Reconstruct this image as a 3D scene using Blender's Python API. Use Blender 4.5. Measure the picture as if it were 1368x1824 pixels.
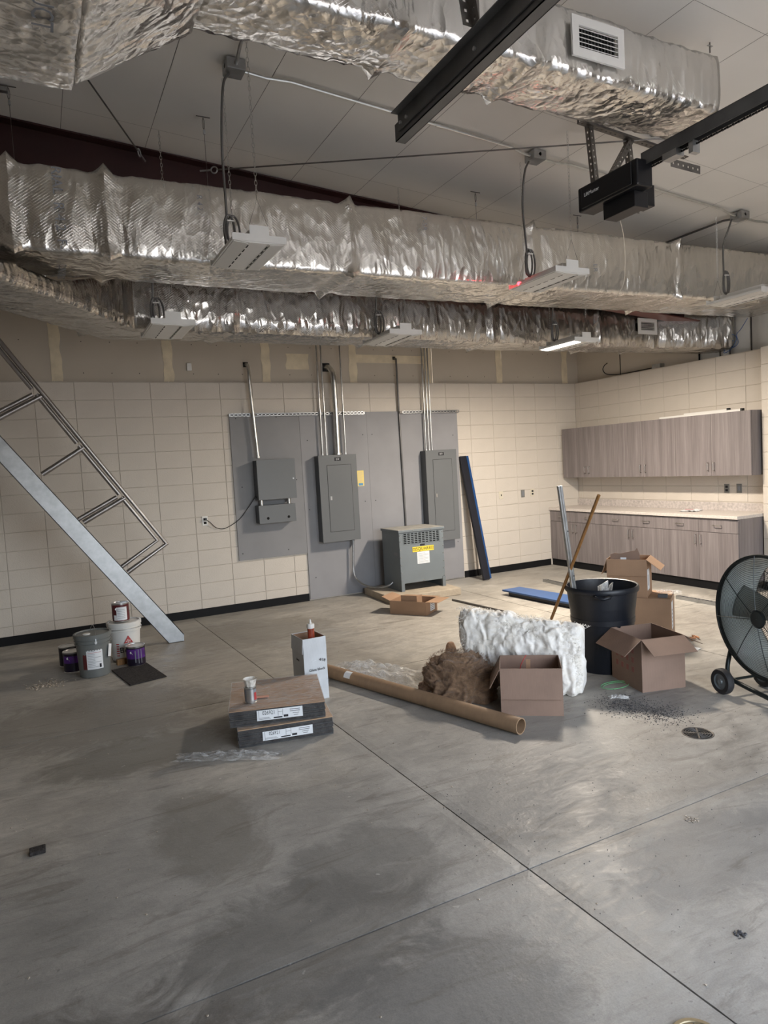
import bpy, math, random
from mathutils import Vector, Matrix, Euler, noise
random.seed(7)
PI = math.pi
SC = bpy.context.scene
COL = SC.collection
for o in list(bpy.data.objects): bpy.data.objects.remove(o, do_unlink=True)

# ------------------------------------------------------------------ camera, sky, lights, exposure
cam = bpy.data.cameras.new('camera'); camo = bpy.data.objects.new('camera', cam); COL.objects.link(camo)
camo.location = (-7.7563, -8.3771, 1.7338)
camo.rotation_euler = (1.50097, 0.0562954, -0.4708574)
cam.sensor_fit = 'HORIZONTAL'; cam.sensor_width = 36; cam.lens = 36 * 1211.54 / 1368
cam.clip_start = 0.05
SC.camera = camo
W = bpy.data.worlds.new('world'); SC.world = W; W.use_nodes = True
nt = W.node_tree; nt.nodes.clear()
wo = nt.nodes.new('ShaderNodeOutputWorld'); bg = nt.nodes.new('ShaderNodeBackground')
sky = nt.nodes.new('ShaderNodeTexSky'); sky.sky_type = 'NISHITA'; sky.sun_disc = False
sky.sun_elevation = math.radians(48); sky.sun_rotation = math.radians(20); sky.dust_density = 3; sky.air_density = 1
hs = nt.nodes.new('ShaderNodeHueSaturation'); hs.inputs['Saturation'].default_value = .42
nt.links.new(sky.outputs[0], hs.inputs['Color']); nt.links.new(hs.outputs[0], bg.inputs[0]); bg.inputs[1].default_value = 1.6
nt.links.new(bg.outputs[0], wo.inputs[0])
# daylight through the open overhead door behind the camera: a portal that samples the sky
DOOR = (-6.7, -2.35, 3.15, -9.0)           # x0, x1, height, y
pl = bpy.data.lights.new('door_daylight', 'AREA'); pl.shape = 'RECTANGLE'
pl.size = DOOR[1] - DOOR[0]; pl.size_y = DOOR[2]
pl.energy = 1; pl.cycles.is_portal = True
plo = bpy.data.objects.new('door_daylight', pl); COL.objects.link(plo)
plo.location = ((DOOR[0] + DOOR[1]) / 2, DOOR[3] - 0.22, DOOR[2] / 2); plo.rotation_euler = (PI / 2, 0, 0)
LAMP_W = 145
SC.view_settings.view_transform = 'Standard'; SC.view_settings.look = 'None'
SC.view_settings.gamma = 1; SC.view_settings.use_curve_mapping = False
SC.view_settings.exposure = 0.45

sun = bpy.data.lights.new('sun', 'SUN'); sun.energy = 11.0; sun.angle = .01; sun.color = (1, .95, .88)
suno = bpy.data.objects.new('sun', sun); COL.objects.link(suno); suno.rotation_euler = (math.radians(-42), 0, math.radians(15))   # lights the yard from behind the building
# ------------------------------------------------------------------ materials
def new_mat(name):
    m = bpy.data.materials.new(name); m.use_nodes = True
    return m, m.node_tree.nodes, m.node_tree.links, m.node_tree.nodes['Principled BSDF']
def N(ns, t, **k):
    n = ns.new(t)
    for a, b in k.items():
        if a[0] == 'i' and a[1:].isdigit(): n.inputs[int(a[1:])].default_value = b
        elif hasattr(n, a): setattr(n, a, b)
        else: n.inputs[a].default_value = b
    return n
def ramp(ns, stops):
    r = ns.new('ShaderNodeValToRGB'); e = r.color_ramp.elements
    e[0].position, e[0].color = stops[0][0], (*stops[0][1], 1)
    e[1].position, e[1].color = stops[-1][0], (*stops[-1][1], 1)
    for p, c in stops[1:-1]:
        x = e.new(p); x.color = (*c, 1)
    return r
def g(v): return (v, v, v)
def lerpc(a, b, t): return tuple(x + (y - x) * t for x, y in zip(a, b))
_mc = {}
def mat(name, c, rough=.6, metal=0, var=.12, vs=6, bump=0, bs=60, spec=.5, alpha=1, trans=0, stretch=(1, 1, 1), emit=None, coat=0, ior=1.45, rvar=0):
    if name in _mc: return _mc[name]
    m, ns, ls, b = new_mat(name)
    b.inputs['Roughness'].default_value = rough; b.inputs['Metallic'].default_value = metal
    b.inputs['Specular IOR Level'].default_value = spec; b.inputs['Alpha'].default_value = alpha
    b.inputs['Transmission Weight'].default_value = trans; b.inputs['Coat Weight'].default_value = coat
    b.inputs['IOR'].default_value = ior
    tc = N(ns, 'ShaderNodeTexCoord'); mp = N(ns, 'ShaderNodeMapping'); mp.inputs['Scale'].default_value = stretch
    ls.new(tc.outputs['Object'], mp.inputs[0])
    nz = N(ns, 'ShaderNodeTexNoise', Scale=vs, Detail=4.0); ls.new(mp.outputs[0], nz.inputs['Vector'])
    r = ramp(ns, [(.3, tuple(x * (1 - var) for x in c)), (.7, tuple(min(1, x * (1 + var)) for x in c))])
    ls.new(nz.outputs['Fac'], r.inputs[0]); ls.new(r.outputs[0], b.inputs['Base Color'])
    if rvar:
        mr = N(ns, 'ShaderNodeMapRange', i3=max(0, rough - rvar), i4=rough + rvar); ls.new(nz.outputs['Fac'], mr.inputs[0]); ls.new(mr.outputs[0], b.inputs['Roughness'])
    if bump:
        n2 = N(ns, 'ShaderNodeTexNoise', Scale=bs, Detail=3.0); ls.new(mp.outputs[0], n2.inputs['Vector'])
        bp = N(ns, 'ShaderNodeBump', Strength=bump, Distance=.01); ls.new(n2.outputs['Fac'], bp.inputs['Height']); ls.new(bp.outputs[0], b.inputs['Normal'])
    if emit:
        b.inputs['Emission Color'].default_value = (*emit[0], 1); b.inputs['Emission Strength'].default_value = emit[1]
    _mc[name] = m
    return m

def concrete():
    m, ns, ls, b = new_mat('concrete_floor')
    geo = N(ns, 'ShaderNodeNewGeometry')
    def nz(scale, det=6, rough=.6, dist=0, st=(1, 1, 1)):
        mp = N(ns, 'ShaderNodeMapping'); mp.inputs['Scale'].default_value = st
        ls.new(geo.outputs['Position'], mp.inputs[0])
        n = N(ns, 'ShaderNodeTexNoise', Scale=scale, Detail=det, Roughness=rough, Distortion=dist); ls.new(mp.outputs[0], n.inputs['Vector']); return n
    def mix(a, bb, f, mode='MIX'):
        x = N(ns, 'ShaderNodeMix', data_type='RGBA', blend_type=mode)
        for s, v in ((x.inputs[6], a), (x.inputs[7], bb), (x.inputs[0], f)):
            if hasattr(v, 'links') or hasattr(v, 'is_linked'): ls.new(v, s)
            else: s.default_value = v
        return x.outputs[2]
    base = ramp(ns, [(.3, (.25, .232, .205)), (.5, (.37, .348, .31)), (.7, (.48, .455, .41))])
    n1 = nz(.9, 8, .65, .6); ls.new(n1.outputs['Fac'], base.inputs[0])
    n2 = nz(5, 8, .7, 1.2, (1, 2.2, 1)); r2 = ramp(ns, [(.35, g(.72)), (.65, g(1.2))]); ls.new(n2.outputs['Fac'], r2.inputs[0])
    c = mix(base.outputs[0], r2.outputs[0], .75, 'MULTIPLY')
    # cool grey cured area, with an edge of its own
    n3 = nz(.42, 5, .6, .8); r3 = ramp(ns, [(.46, g(0)), (.60, g(1))]); ls.new(n3.outputs['Fac'], r3.inputs[0])
    c = mix(c, (.245, .25, .25, 1), mixf(ns, ls, r3.outputs[0], .4))
    # old oil and water stains at fixed places
    sp = N(ns, 'ShaderNodeSeparateXYZ'); ls.new(geo.outputs['Position'], sp.inputs[0])
    def blob(x, y, rx, ry, lo=.35, hi=.62, nsc=3.4):
        def ax(o, cc, rr):
            a = N(ns, 'ShaderNodeMath', operation='SUBTRACT', i1=cc); ls.new(o, a.inputs[0])
            d = N(ns, 'ShaderNodeMath', operation='DIVIDE', i1=rr); ls.new(a.outputs[0], d.inputs[0])
            p = N(ns, 'ShaderNodeMath', operation='POWER', i1=2.0); 
            ab = N(ns, 'ShaderNodeMath', operation='ABSOLUTE'); ls.new(d.outputs[0], ab.inputs[0]); ls.new(ab.outputs[0], p.inputs[0]); return p.outputs[0]
        s = N(ns, 'ShaderNodeMath', operation='ADD'); ls.new(ax(sp.outputs[0], x, rx), s.inputs[0]); ls.new(ax(sp.outputs[1], y, ry), s.inputs[1])
        e = N(ns, 'ShaderNodeMath', operation='SUBTRACT', i0=1.0); ls.new(s.outputs[0], e.inputs[1])
        e2 = N(ns, 'ShaderNodeMath', operation='MAXIMUM', i1=-1.0); ls.new(e.outputs[0], e2.inputs[0])
        h = N(ns, 'ShaderNodeMath', operation='MULTIPLY', i1=.45); ls.new(e2.outputs[0], h.inputs[0])
        nn = nz(nsc, 9, .72, 1.4); t = N(ns, 'ShaderNodeMath', operation='ADD'); ls.new(h.outputs[0], t.inputs[0]); ls.new(nn.outputs['Fac'], t.inputs[1])
        rr = ramp(ns, [(lo + .20, g(0)), (hi + .13, g(1))]); ls.new(t.outputs[0], rr.inputs[0]); return rr.outputs[0]
    for (x, y, rx, ry, dark, op) in [(-7.0, -6.05, .6, .42, (.10, .098, .092), .55), (-7.15, -5.1, .30, .55, (.14, .13, .11), .5),
                                     (-6.75, -6.65, .55, .45, (.12, .12, .117), .55), (-7.5, -3.0, 1.0, .8, (.14, .125, .105), .5),
                                     (-6.6, -5.75, .45, .35, (.13, .128, .12), .5), (-7.8, -6.4, .5, .5, (.09, .08, .07), .6), (-7.3, -3.9, .7, .35, (.13, .12, .10), .55), (-5.9, -1.2, 1.2, .7, (.17, .15, .12), .5),
                                     (-5.6, -5.7, .7, .45, (.16, .16, .155), .5), (-5.2, -6.5, .8, .3, (.15, .15, .15), .45), (-4.1, -5.05, .4, .25, (.15, .15, .155), .5)]:
        c = mix(c, (*dark, 1), mixf(ns, ls, blob(x, y, rx, ry), op))
    n9 = nz(3.2, 9, .75, 2.2, (.35, 1.6, 1)); r9 = ramp(ns, [(.36, g(1)), (.46, g(0))]); ls.new(n9.outputs['Fac'], r9.inputs[0])
    c = mix(c, (.12, .105, .085, 1), mixf(ns, ls, r9.outputs[0], .42))
    # pale scuffs, dust and plaster spots
    n4 = nz(2.1, 9, .8, 1.5, (.5, 1.4, 1)); r4 = ramp(ns, [(.60, g(0)), (.72, g(1))]); ls.new(n4.outputs['Fac'], r4.inputs[0])
    c = mix(c, (.47, .45, .41, 1), mixf(ns, ls, r4.outputs[0], .35))
    n5 = nz(38, 3, .6); r5 = ramp(ns, [(.66, g(0)), (.72, g(1))]); ls.new(n5.outputs['Fac'], r5.inputs[0])
    c = mix(c, (.10, .095, .09, 1), mixf(ns, ls, r5.outputs[0], .45))
    n6 = nz(17, 2, .5); r6 = ramp(ns, [(.745, g(0)), (.78, g(1))]); ls.new(n6.outputs['Fac'], r6.inputs[0])
    c = mix(c, (.55, .53, .49, 1), mixf(ns, ls, r6.outputs[0], .6))
    n8 = nz(160, 3, .6); r8 = ramp(ns, [(.3, g(.88)), (.7, g(1.1))]); ls.new(n8.outputs['Fac'], r8.inputs[0])
    c = mix(c, r8.outputs[0], .8, 'MULTIPLY')
    ls.new(c, b.inputs['Base Color'])
    mr = N(ns, 'ShaderNodeMapRange', i1=.3, i2=.7, i3=.34, i4=.62); ls.new(n2.outputs['Fac'], mr.inputs[0]); ls.new(mr.outputs[0], b.inputs['Roughness'])
    b.inputs['Specular IOR Level'].default_value = .45
    ad = N(ns, 'ShaderNodeMath', operation='ADD'); ls.new(n2.outputs['Fac'], ad.inputs[0]); ls.new(n5.outputs['Fac'], ad.inputs[1])
    bp = N(ns, 'ShaderNodeBump', Strength=.25, Distance=.006); ls.new(ad.outputs[0], bp.inputs['Height']); ls.new(bp.outputs[0], b.inputs['Normal'])
    return m
def mixf(ns, ls, sock, k):
    x = N(ns, 'ShaderNodeMath', operation='MULTIPLY', i1=k); ls.new(sock, x.inputs[0]); return x.outputs[0]

def foil(name, tint, rough, scrim=.25, crease=.65):
    m, ns, ls, b = new_mat(name)
    b.inputs['Metallic'].default_value = .96
    geo = N(ns, 'ShaderNodeNewGeometry')
    mp = N(ns, 'ShaderNodeMapping'); mp.inputs['Scale'].default_value = (1, 1, .45); ls.new(geo.outputs['Position'], mp.inputs[0])
    nzw = N(ns, 'ShaderNodeTexNoise', Scale=2.5, Detail=4.0); ls.new(mp.outputs[0], nzw.inputs['Vector'])
    wv = N(ns, 'ShaderNodeVectorMath', operation='MULTIPLY_ADD'); wv.inputs[1].default_value = (.28, .28, .28); ls.new(nzw.outputs['Color'], wv.inputs[0]); ls.new(mp.outputs[0], wv.inputs[2])
    cr = N(ns, 'ShaderNodeTexVoronoi', feature='F1', Scale=5.5); ls.new(wv.outputs[0], cr.inputs['Vector'])
    n2 = N(ns, 'ShaderNodeTexVoronoi', feature='F1', Scale=17.0); ls.new(wv.outputs[0], n2.inputs['Vector'])
    n3 = N(ns, 'ShaderNodeTexNoise', Scale=7.0, Detail=3.0); ls.new(mp.outputs[0], n3.inputs['Vector'])
    mp2 = N(ns, 'ShaderNodeMapping'); mp2.inputs['Scale'].default_value = (1, 1, .4); mp2.inputs['Rotation'].default_value = (.2, .5, .3); ls.new(geo.outputs['Position'], mp2.inputs[0])
    rg_ = N(ns, 'ShaderNodeTexNoise', noise_type='RIDGED_MULTIFRACTAL', Scale=8.0, Detail=8.0, Roughness=.62, Distortion=.25); ls.new(mp2.outputs[0], rg_.inputs['Vector'])
    # diamond reinforcing threads
    def wave(rot):
        q = N(ns, 'ShaderNodeMapping'); q.inputs['Rotation'].default_value = rot; ls.new(geo.outputs['Position'], q.inputs[0])
        w = N(ns, 'ShaderNodeTexWave', wave_type='BANDS', bands_direction='X', Scale=22.0); ls.new(q.outputs[0], w.inputs['Vector'])
        r = ramp(ns, [(.86, g(0)), (.97, g(1))]); ls.new(w.outputs['Fac'], r.inputs[0]); return r.outputs[0]
    w1 = wave((0, .9, .3)); w2 = wave((0, -.9, -.3))
    mx = N(ns, 'ShaderNodeMath', operation='MAXIMUM'); ls.new(w1, mx.inputs[0]); ls.new(w2, mx.inputs[1])
    s = N(ns, 'ShaderNodeMath', operation='MULTIPLY', i1=scrim); ls.new(mx.outputs[0], s.inputs[0])
    a1 = N(ns, 'ShaderNodeMath', operation='MULTIPLY', i1=.9); ls.new(cr.outputs['Distance'], a1.inputs[0])
    a2 = N(ns, 'ShaderNodeMath', operation='MULTIPLY_ADD', i1=.45); ls.new(n2.outputs['Distance'], a2.inputs[0]); ls.new(a1.outputs[0], a2.inputs[2])
    a3_ = N(ns, 'ShaderNodeMath', operation='MULTIPLY_ADD', i1=.75); ls.new(rg_.outputs['Fac'], a3_.inputs[0]); ls.new(a2.outputs[0], a3_.inputs[2])
    rg2 = N(ns, 'ShaderNodeTexNoise', noise_type='RIDGED_MULTIFRACTAL', Scale=24.0, Detail=6.0, Roughness=.6); ls.new(mp2.outputs[0], rg2.inputs['Vector'])
    a3 = N(ns, 'ShaderNodeMath', operation='MULTIPLY_ADD', i1=.28); ls.new(rg2.outputs['Fac'], a3.inputs[0]); ls.new(a3_.outputs[0], a3.inputs[2])
    b1 = N(ns, 'ShaderNodeBump', Strength=crease, Distance=.024); ls.new(a3.outputs[0], b1.inputs['Height'])
    b2 = N(ns, 'ShaderNodeBump', Strength=.35, Distance=.004); ls.new(s.outputs[0], b2.inputs['Height']); ls.new(b1.outputs[0], b2.inputs['Normal'])
    ls.new(b2.outputs[0], b.inputs['Normal'])
    r = ramp(ns, [(.3, lerpc(tint, (0, 0, 0), .16)), (.7, tint)]); ls.new(n3.outputs['Fac'], r.inputs[0]); ls.new(r.outputs[0], b.inputs['Base Color'])
    mr = N(ns, 'ShaderNodeMapRange', i1=.3, i2=.7, i3=rough - .07, i4=rough + .1); ls.new(nzw.outputs['Fac'], mr.inputs[0]); ls.new(mr.outputs[0], b.inputs['Roughness'])
    return m

def woodgrain(name, cols, horiz=False):
    m, ns, ls, b = new_mat(name)
    tc = N(ns, 'ShaderNodeTexCoord'); oi = N(ns, 'ShaderNodeObjectInfo')
    off = N(ns, 'ShaderNodeVectorMath', operation='SCALE'); 
    cb = N(ns, 'ShaderNodeCombineXYZ'); 
    for i in range(3): ls.new(oi.outputs['Random'], cb.inputs[i])
    ls.new(cb.outputs[0], off.inputs[0]); off.inputs['Scale'].default_value = 17
    ad = N(ns, 'ShaderNodeVectorMath', operation='ADD'); ls.new(tc.outputs['Object'], ad.inputs[0]); ls.new(off.outputs[0], ad.inputs[1])
    def nz(st, sc, det=5, dist=0):
        mp = N(ns, 'ShaderNodeMapping'); mp.inputs['Scale'].default_value = st; ls.new(ad.outputs[0], mp.inputs[0])
        n = N(ns, 'ShaderNodeTexNoise', Scale=sc, Detail=det, Roughness=.6, Distortion=dist); ls.new(mp.outputs[0], n.inputs['Vector']); return n
    n1 = nz((10, 10, .35), 1.3, 6, .4); n2 = nz((60, 60, 1.6), 1.5, 4)
    r = ramp(ns, [(.28, cols[0]), (.5, cols[1]), (.72, cols[2])]); 
    a = N(ns, 'ShaderNodeMath', operation='MULTIPLY_ADD', i1=.4); ls.new(n2.outputs['Fac'], a.inputs[0])
    s = N(ns, 'ShaderNodeMath', operation='MULTIPLY', i1=.6); ls.new(n1.outputs['Fac'], s.inputs[0]); ls.new(s.outputs[0], a.inputs[2])
    ls.new(a.outputs[0], r.inputs[0]); ls.new(r.outputs[0], b.inputs['Base Color'])
    b.inputs['Roughness'].default_value = .5
    bp = N(ns, 'ShaderNodeBump', Strength=.1, Distance=.002); ls.new(n2.outputs['Fac'], bp.inputs['Height']); ls.new(bp.outputs[0], b.inputs['Normal'])
    return m

def cardboard(name, c):
    m, ns, ls, b = new_mat(name)
    tc = N(ns, 'ShaderNodeTexCoord')
    n1 = N(ns, 'ShaderNodeTexNoise', Scale=4.0, Detail=5.0); ls.new(tc.outputs['Object'], n1.inputs['Vector'])
    w = N(ns, 'ShaderNodeTexWave', wave_type='BANDS', bands_direction='X', Scale=45.0, Distortion=.6); ls.new(tc.outputs['Object'], w.inputs['Vector'])
    r = ramp(ns, [(.3, tuple(x * .86 for x in c)), (.7, tuple(x * 1.1 for x in c))]); ls.new(n1.outputs['Fac'], r.inputs[0]); ls.new(r.outputs[0], b.inputs['Base Color'])
    b.inputs['Roughness'].default_value = .75
    bp = N(ns, 'ShaderNodeBump', Strength=.12, Distance=.003); ls.new(w.outputs['Fac'], bp.inputs['Height']); ls.new(bp.outputs[0], b.inputs['Normal'])
    return m
def fluffy(name, c0, c1, sc=9):
    m, ns, ls, b = new_mat(name)
    tc = N(ns, 'ShaderNodeTexCoord'); n1 = N(ns, 'ShaderNodeTexNoise', Scale=sc, Detail=10.0, Roughness=.75, Distortion=1.0); ls.new(tc.outputs['Object'], n1.inputs['Vector'])
    r = ramp(ns, [(.33, c0), (.6, c1)]); ls.new(n1.outputs['Fac'], r.inputs[0]); ls.new(r.outputs[0], b.inputs['Base Color'])
    b.inputs['Roughness'].default_value = .95; b.inputs['Specular IOR Level'].default_value = .1
    b.inputs['Sheen Weight'].default_value = .25
    n2 = N(ns, 'ShaderNodeTexNoise', Scale=45.0, Detail=8.0, Roughness=.8, Distortion=3.0); ls.new(tc.outputs['Object'], n2.inputs['Vector'])
    bp = N(ns, 'ShaderNodeBump', Strength=.5, Distance=.012); ls.new(n2.outputs['Fac'], bp.inputs['Height']); ls.new(bp.outputs[0], b.inputs['Normal'])
    return m
def film(name, op=.22, c=(.9, .9, .88)):
    """clear plastic film: mostly see-through, glossy creases"""
    m, ns, ls, b = new_mat(name)
    out = ns['Material Output']
    tr = N(ns, 'ShaderNodeBsdfTransparent'); mx = N(ns, 'ShaderNodeMixShader')
    b.inputs['Base Color'].default_value = (*c, 1); b.inputs['Roughness'].default_value = .18; b.inputs['Specular IOR Level'].default_value = .8
    tc = N(ns, 'ShaderNodeTexCoord'); mp = N(ns, 'ShaderNodeMapping'); mp.inputs['Scale'].default_value = (1, 3, 1); ls.new(tc.outputs['Object'], mp.inputs[0])
    n1 = N(ns, 'ShaderNodeTexNoise', Scale=9.0, Detail=6.0, Distortion=2.0); ls.new(mp.outputs[0], n1.inputs['Vector'])
    bp = N(ns, 'ShaderNodeBump', Strength=.9, Distance=.02); ls.new(n1.outputs['Fac'], bp.inputs['Height']); ls.new(bp.outputs[0], b.inputs['Normal'])
    rr = N(ns, 'ShaderNodeMapRange', i1=.35, i2=.75, i3=op * .4, i4=op * 1.9); ls.new(n1.outputs['Fac'], rr.inputs[0])
    ls.new(rr.outputs[0], mx.inputs[0]); ls.new(tr.outputs[0], mx.inputs[1]); ls.new(b.outputs[0], mx.inputs[2]); ls.new(mx.outputs[0], out.inputs[0])
    return m

M = dict(
 concrete=concrete(), foil=foil('duct_foil', (.80, .775, .73), .20), foil_dimmed=foil('duct_foil_far_dimmed', (.54, .52, .49), .14, .5, .8),  # far copy: same foil, tint darkened to paint in the dark beam's reflection
 foil_top=foil('duct_foil_near', (.82, .80, .77), .22, .1, .75),
 cab=woodgrain('cabinet_laminate', [(.115, .10, .10), (.20, .175, .175), (.30, .272, .270)]),
 card=cardboard('cardboard', (.33, .205, .125)), card2=cardboard('cardboard_brown', (.235, .155, .115)), cardl=cardboard('cardboard_pale', (.45, .29, .17)),
 cardw=cardboard('cardboard_white', (.62, .64, .66)),
 batt=fluffy('white_glass_fibre', (.72, .67, .58), (.95, .93, .89)), brownbatt=fluffy('brown_mineral_fibre', (.085, .05, .03), (.30, .19, .115), 12),
 film=film('clear_film', .25), wrap=film('stretch_wrap', .26),
)
M['block'] = mat('painted_block', (.60, .548, .485), .55, var=.03, vs=3, bump=.25, bs=90)
M['mortar'] = mat('painted_mortar', (.53, .48, .42), .7, var=.05, vs=8)
M['gyp'] = mat('gypsum_paper', (.50, .445, .37), .85, var=.05, vs=1.5)
M['compound'] = mat('joint_compound', (.70, .61, .45), .8, var=.1, vs=9)
M['base'] = mat('black_rubber_base', (.007, .007, .008), .6, var=.1, spec=.25)
M['ceil'] = mat('vinyl_ceiling_facer', (.80, .77, .72), .38, var=.04, vs=1.2, bump=.12, bs=3.5)
M['insul'] = mat('white_vinyl_insulation', (.60, .59, .56), .5, var=.06, vs=2, bump=.5, bs=4)
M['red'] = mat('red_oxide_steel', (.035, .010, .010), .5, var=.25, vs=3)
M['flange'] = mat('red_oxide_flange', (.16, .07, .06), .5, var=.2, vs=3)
M['galv'] = mat('galvanised_steel', (.44, .45, .46), .42, 1, var=.14, vs=14, rvar=.08)
M['emt'] = mat('conduit_steel', (.62, .62, .60), .3, 1, var=.1, vs=20)
M['dsteel'] = mat('dark_angle_steel', (.17, .16, .15), .42, .8, var=.25, vs=8)
M['blacksteel'] = mat('black_track_steel', (.12, .12, .12), .38, .4, var=.25, vs=5)
M['black'] = mat('black_plastic', (.008, .008, .010), .38, var=.1)
M['grey'] = mat('grey_enamel', (.135, .143, .150), .4, var=.03, vs=2)
M['grey2'] = mat('grey_enamel_dark', (.085, .092, .098), .38, var=.03, vs=2)
M['tx'] = mat('transformer_grey', (.165, .19, .205), .42, var=.05, vs=4)
M['txtop'] = mat('transformer_top_dusty', (.34, .33, .30), .6, var=.25, vs=10)
M['ply'] = mat('grey_painted_plywood', (.27, .27, .285), .6, var=.07, vs=2.5)
M['ply2'] = mat('grey_painted_plywood_left', (.235, .235, .245), .6, var=.07, vs=2.5)
M['white'] = mat('white_enamel', (.74, .73, .70), .4, var=.02)
M['lens'] = mat('fixture_lens', (.62, .61, .58), .35, var=.02)
M['lens_on'] = mat('lit_fixture_lens', (.9, .9, .9), .4, emit=((1, .92, .80), 7))
M['redled'] = mat('red_indicator', (.8, .02, .02), .4, emit=((1, .02, .03), 14))
M['blue'] = mat('blue_paint', (.012, .06, .19), .32, var=.08); M['bluepanel'] = mat('blue_panel', (.05, .11, .27), .45, var=.06)
M['navy'] = mat('navy_black_paint', (.012, .013, .02), .33, var=.1)
M['trash'] = mat('navy_bin_plastic', (.005, .007, .012), .42, var=.15, vs=5, bump=.1, bs=25)
M['stickw'] = mat('varnished_wood', (.24, .12, .04), .38, var=.2, vs=6, stretch=(8, 8, 1))
M['paper'] = mat('white_paper', (.74, .76, .78), .7, var=.02)
M['ink'] = mat('black_ink', (.02, .02, .025), .7, var=0); M['inkgrey'] = mat('grey_ink', (.22, .23, .25), .7, var=0)
M['inkred'] = mat('red_ink', (.42, .05, .05), .6, var=0)
M['yellow'] = mat('yellow_label', (.80, .62, .06), .5, var=.03); M['yellow2'] = mat('yellow_notice', (.78, .62, .22), .6, var=.05)
M['bluelab'] = mat('blue_label', (.10, .30, .50), .5, var=.05)
M['wplastic'] = mat('white_pail_plastic', (.70, .69, .66), .38, var=.02); M['gplastic'] = mat('grey_pail_plastic', (.15, .16, .155), .42, var=.04)
M['tin'] = mat('tin_plate', (.55, .55, .55), .3, .95, var=.12, vs=10)
M['canred'] = mat('can_label_dark_red', (.10, .018, .02), .35, var=.3, vs=12); M['canpurple'] = mat('can_label_purple', (.085, .022, .18), .35, var=.35, vs=12); M['canblack'] = mat('can_label_black', (.012, .008, .02), .35)
M['mat'] = mat('black_carpet_tile', (.035, .031, .03), .95, var=.5, vs=60, bump=.6, bs=150)
M['slabc'] = mat('pad_concrete', (.42, .36, .28), .85, var=.12, vs=9, bump=.3, bs=40)
M['brass'] = mat('bronze_drain', (.30, .25, .16), .45, .6, var=.2, vs=30); M['iron'] = mat('drain_iron', (.13, .12, .11), .5, .6, var=.3, vs=30)
M['hole'] = mat('dark_void', (.008, .008, .008), .9, var=0)
M['fan'] = mat('fan_green_black', (.016, .022, .023), .35, .3, var=.1); M['wire'] = mat('fan_guard_wire', (.022, .028, .028), .4, .1, var=.05)
M['drum'] = mat('fan_drum_paint', (.48, .53, .52), .4, .1, var=.1); M['blade'] = mat('fan_blade', (.27, .28, .26), .4, .5, var=.08)
M['tyre'] = mat('wheel_rubber', (.02, .02, .022), .7, var=.2); M['hub'] = mat('wheel_hub', (.14, .16, .17), .35, .2, var=.1)
M['counter'] = mat('speckled_counter', (.60, .55, .51), .4, var=.12, vs=55); M['splash'] = mat('speckled_splash', (.50, .455, .43), .4, var=.22, vs=34)
M['nickel'] = mat('brushed_nickel', (.50, .48, .45), .3, 1, var=.05)
M['switch'] = mat('ivory_plate', (.62, .57, .46), .4, var=.02); M['switchg'] = mat('steel_plate', (.25, .25, .24), .4, .5, var=.02)
M['caulk'] = mat('sealant_label', (.28, .05, .025), .35, var=.4, vs=20)
M['cable'] = mat('armoured_cable', (.16, .155, .15), .4, .7, var=.15); M['cordb'] = mat('black_cord', (.02, .02, .02), .5, var=.1)
M['green'] = mat('green_cord', (.12, .50, .20), .45, var=.1); M['bluewire'] = mat('blue_wire', (.03, .10, .30), .5, var=.1)
M['tube'] = mat('kraft_tube', (.29, .19, .115), .55, var=.1, vs=7, stretch=(4, 4, .6))
M['gravel'] = mat('dark_grit', (.06, .06, .065), .9, var=.5, vs=30); M['chip'] = mat('pale_chip', (.42, .36, .29), .9, var=.4, vs=30)
M['peel'] = mat('orange_peel', (.42, .20, .10), .7, var=.4, vs=30)
M['door_m'] = mat('door_panel', (.7, .7, .68), .5, var=.02); M['asphalt'] = mat('yard_paving', (.28, .27, .26), .85, var=.2, vs=2)

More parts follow.
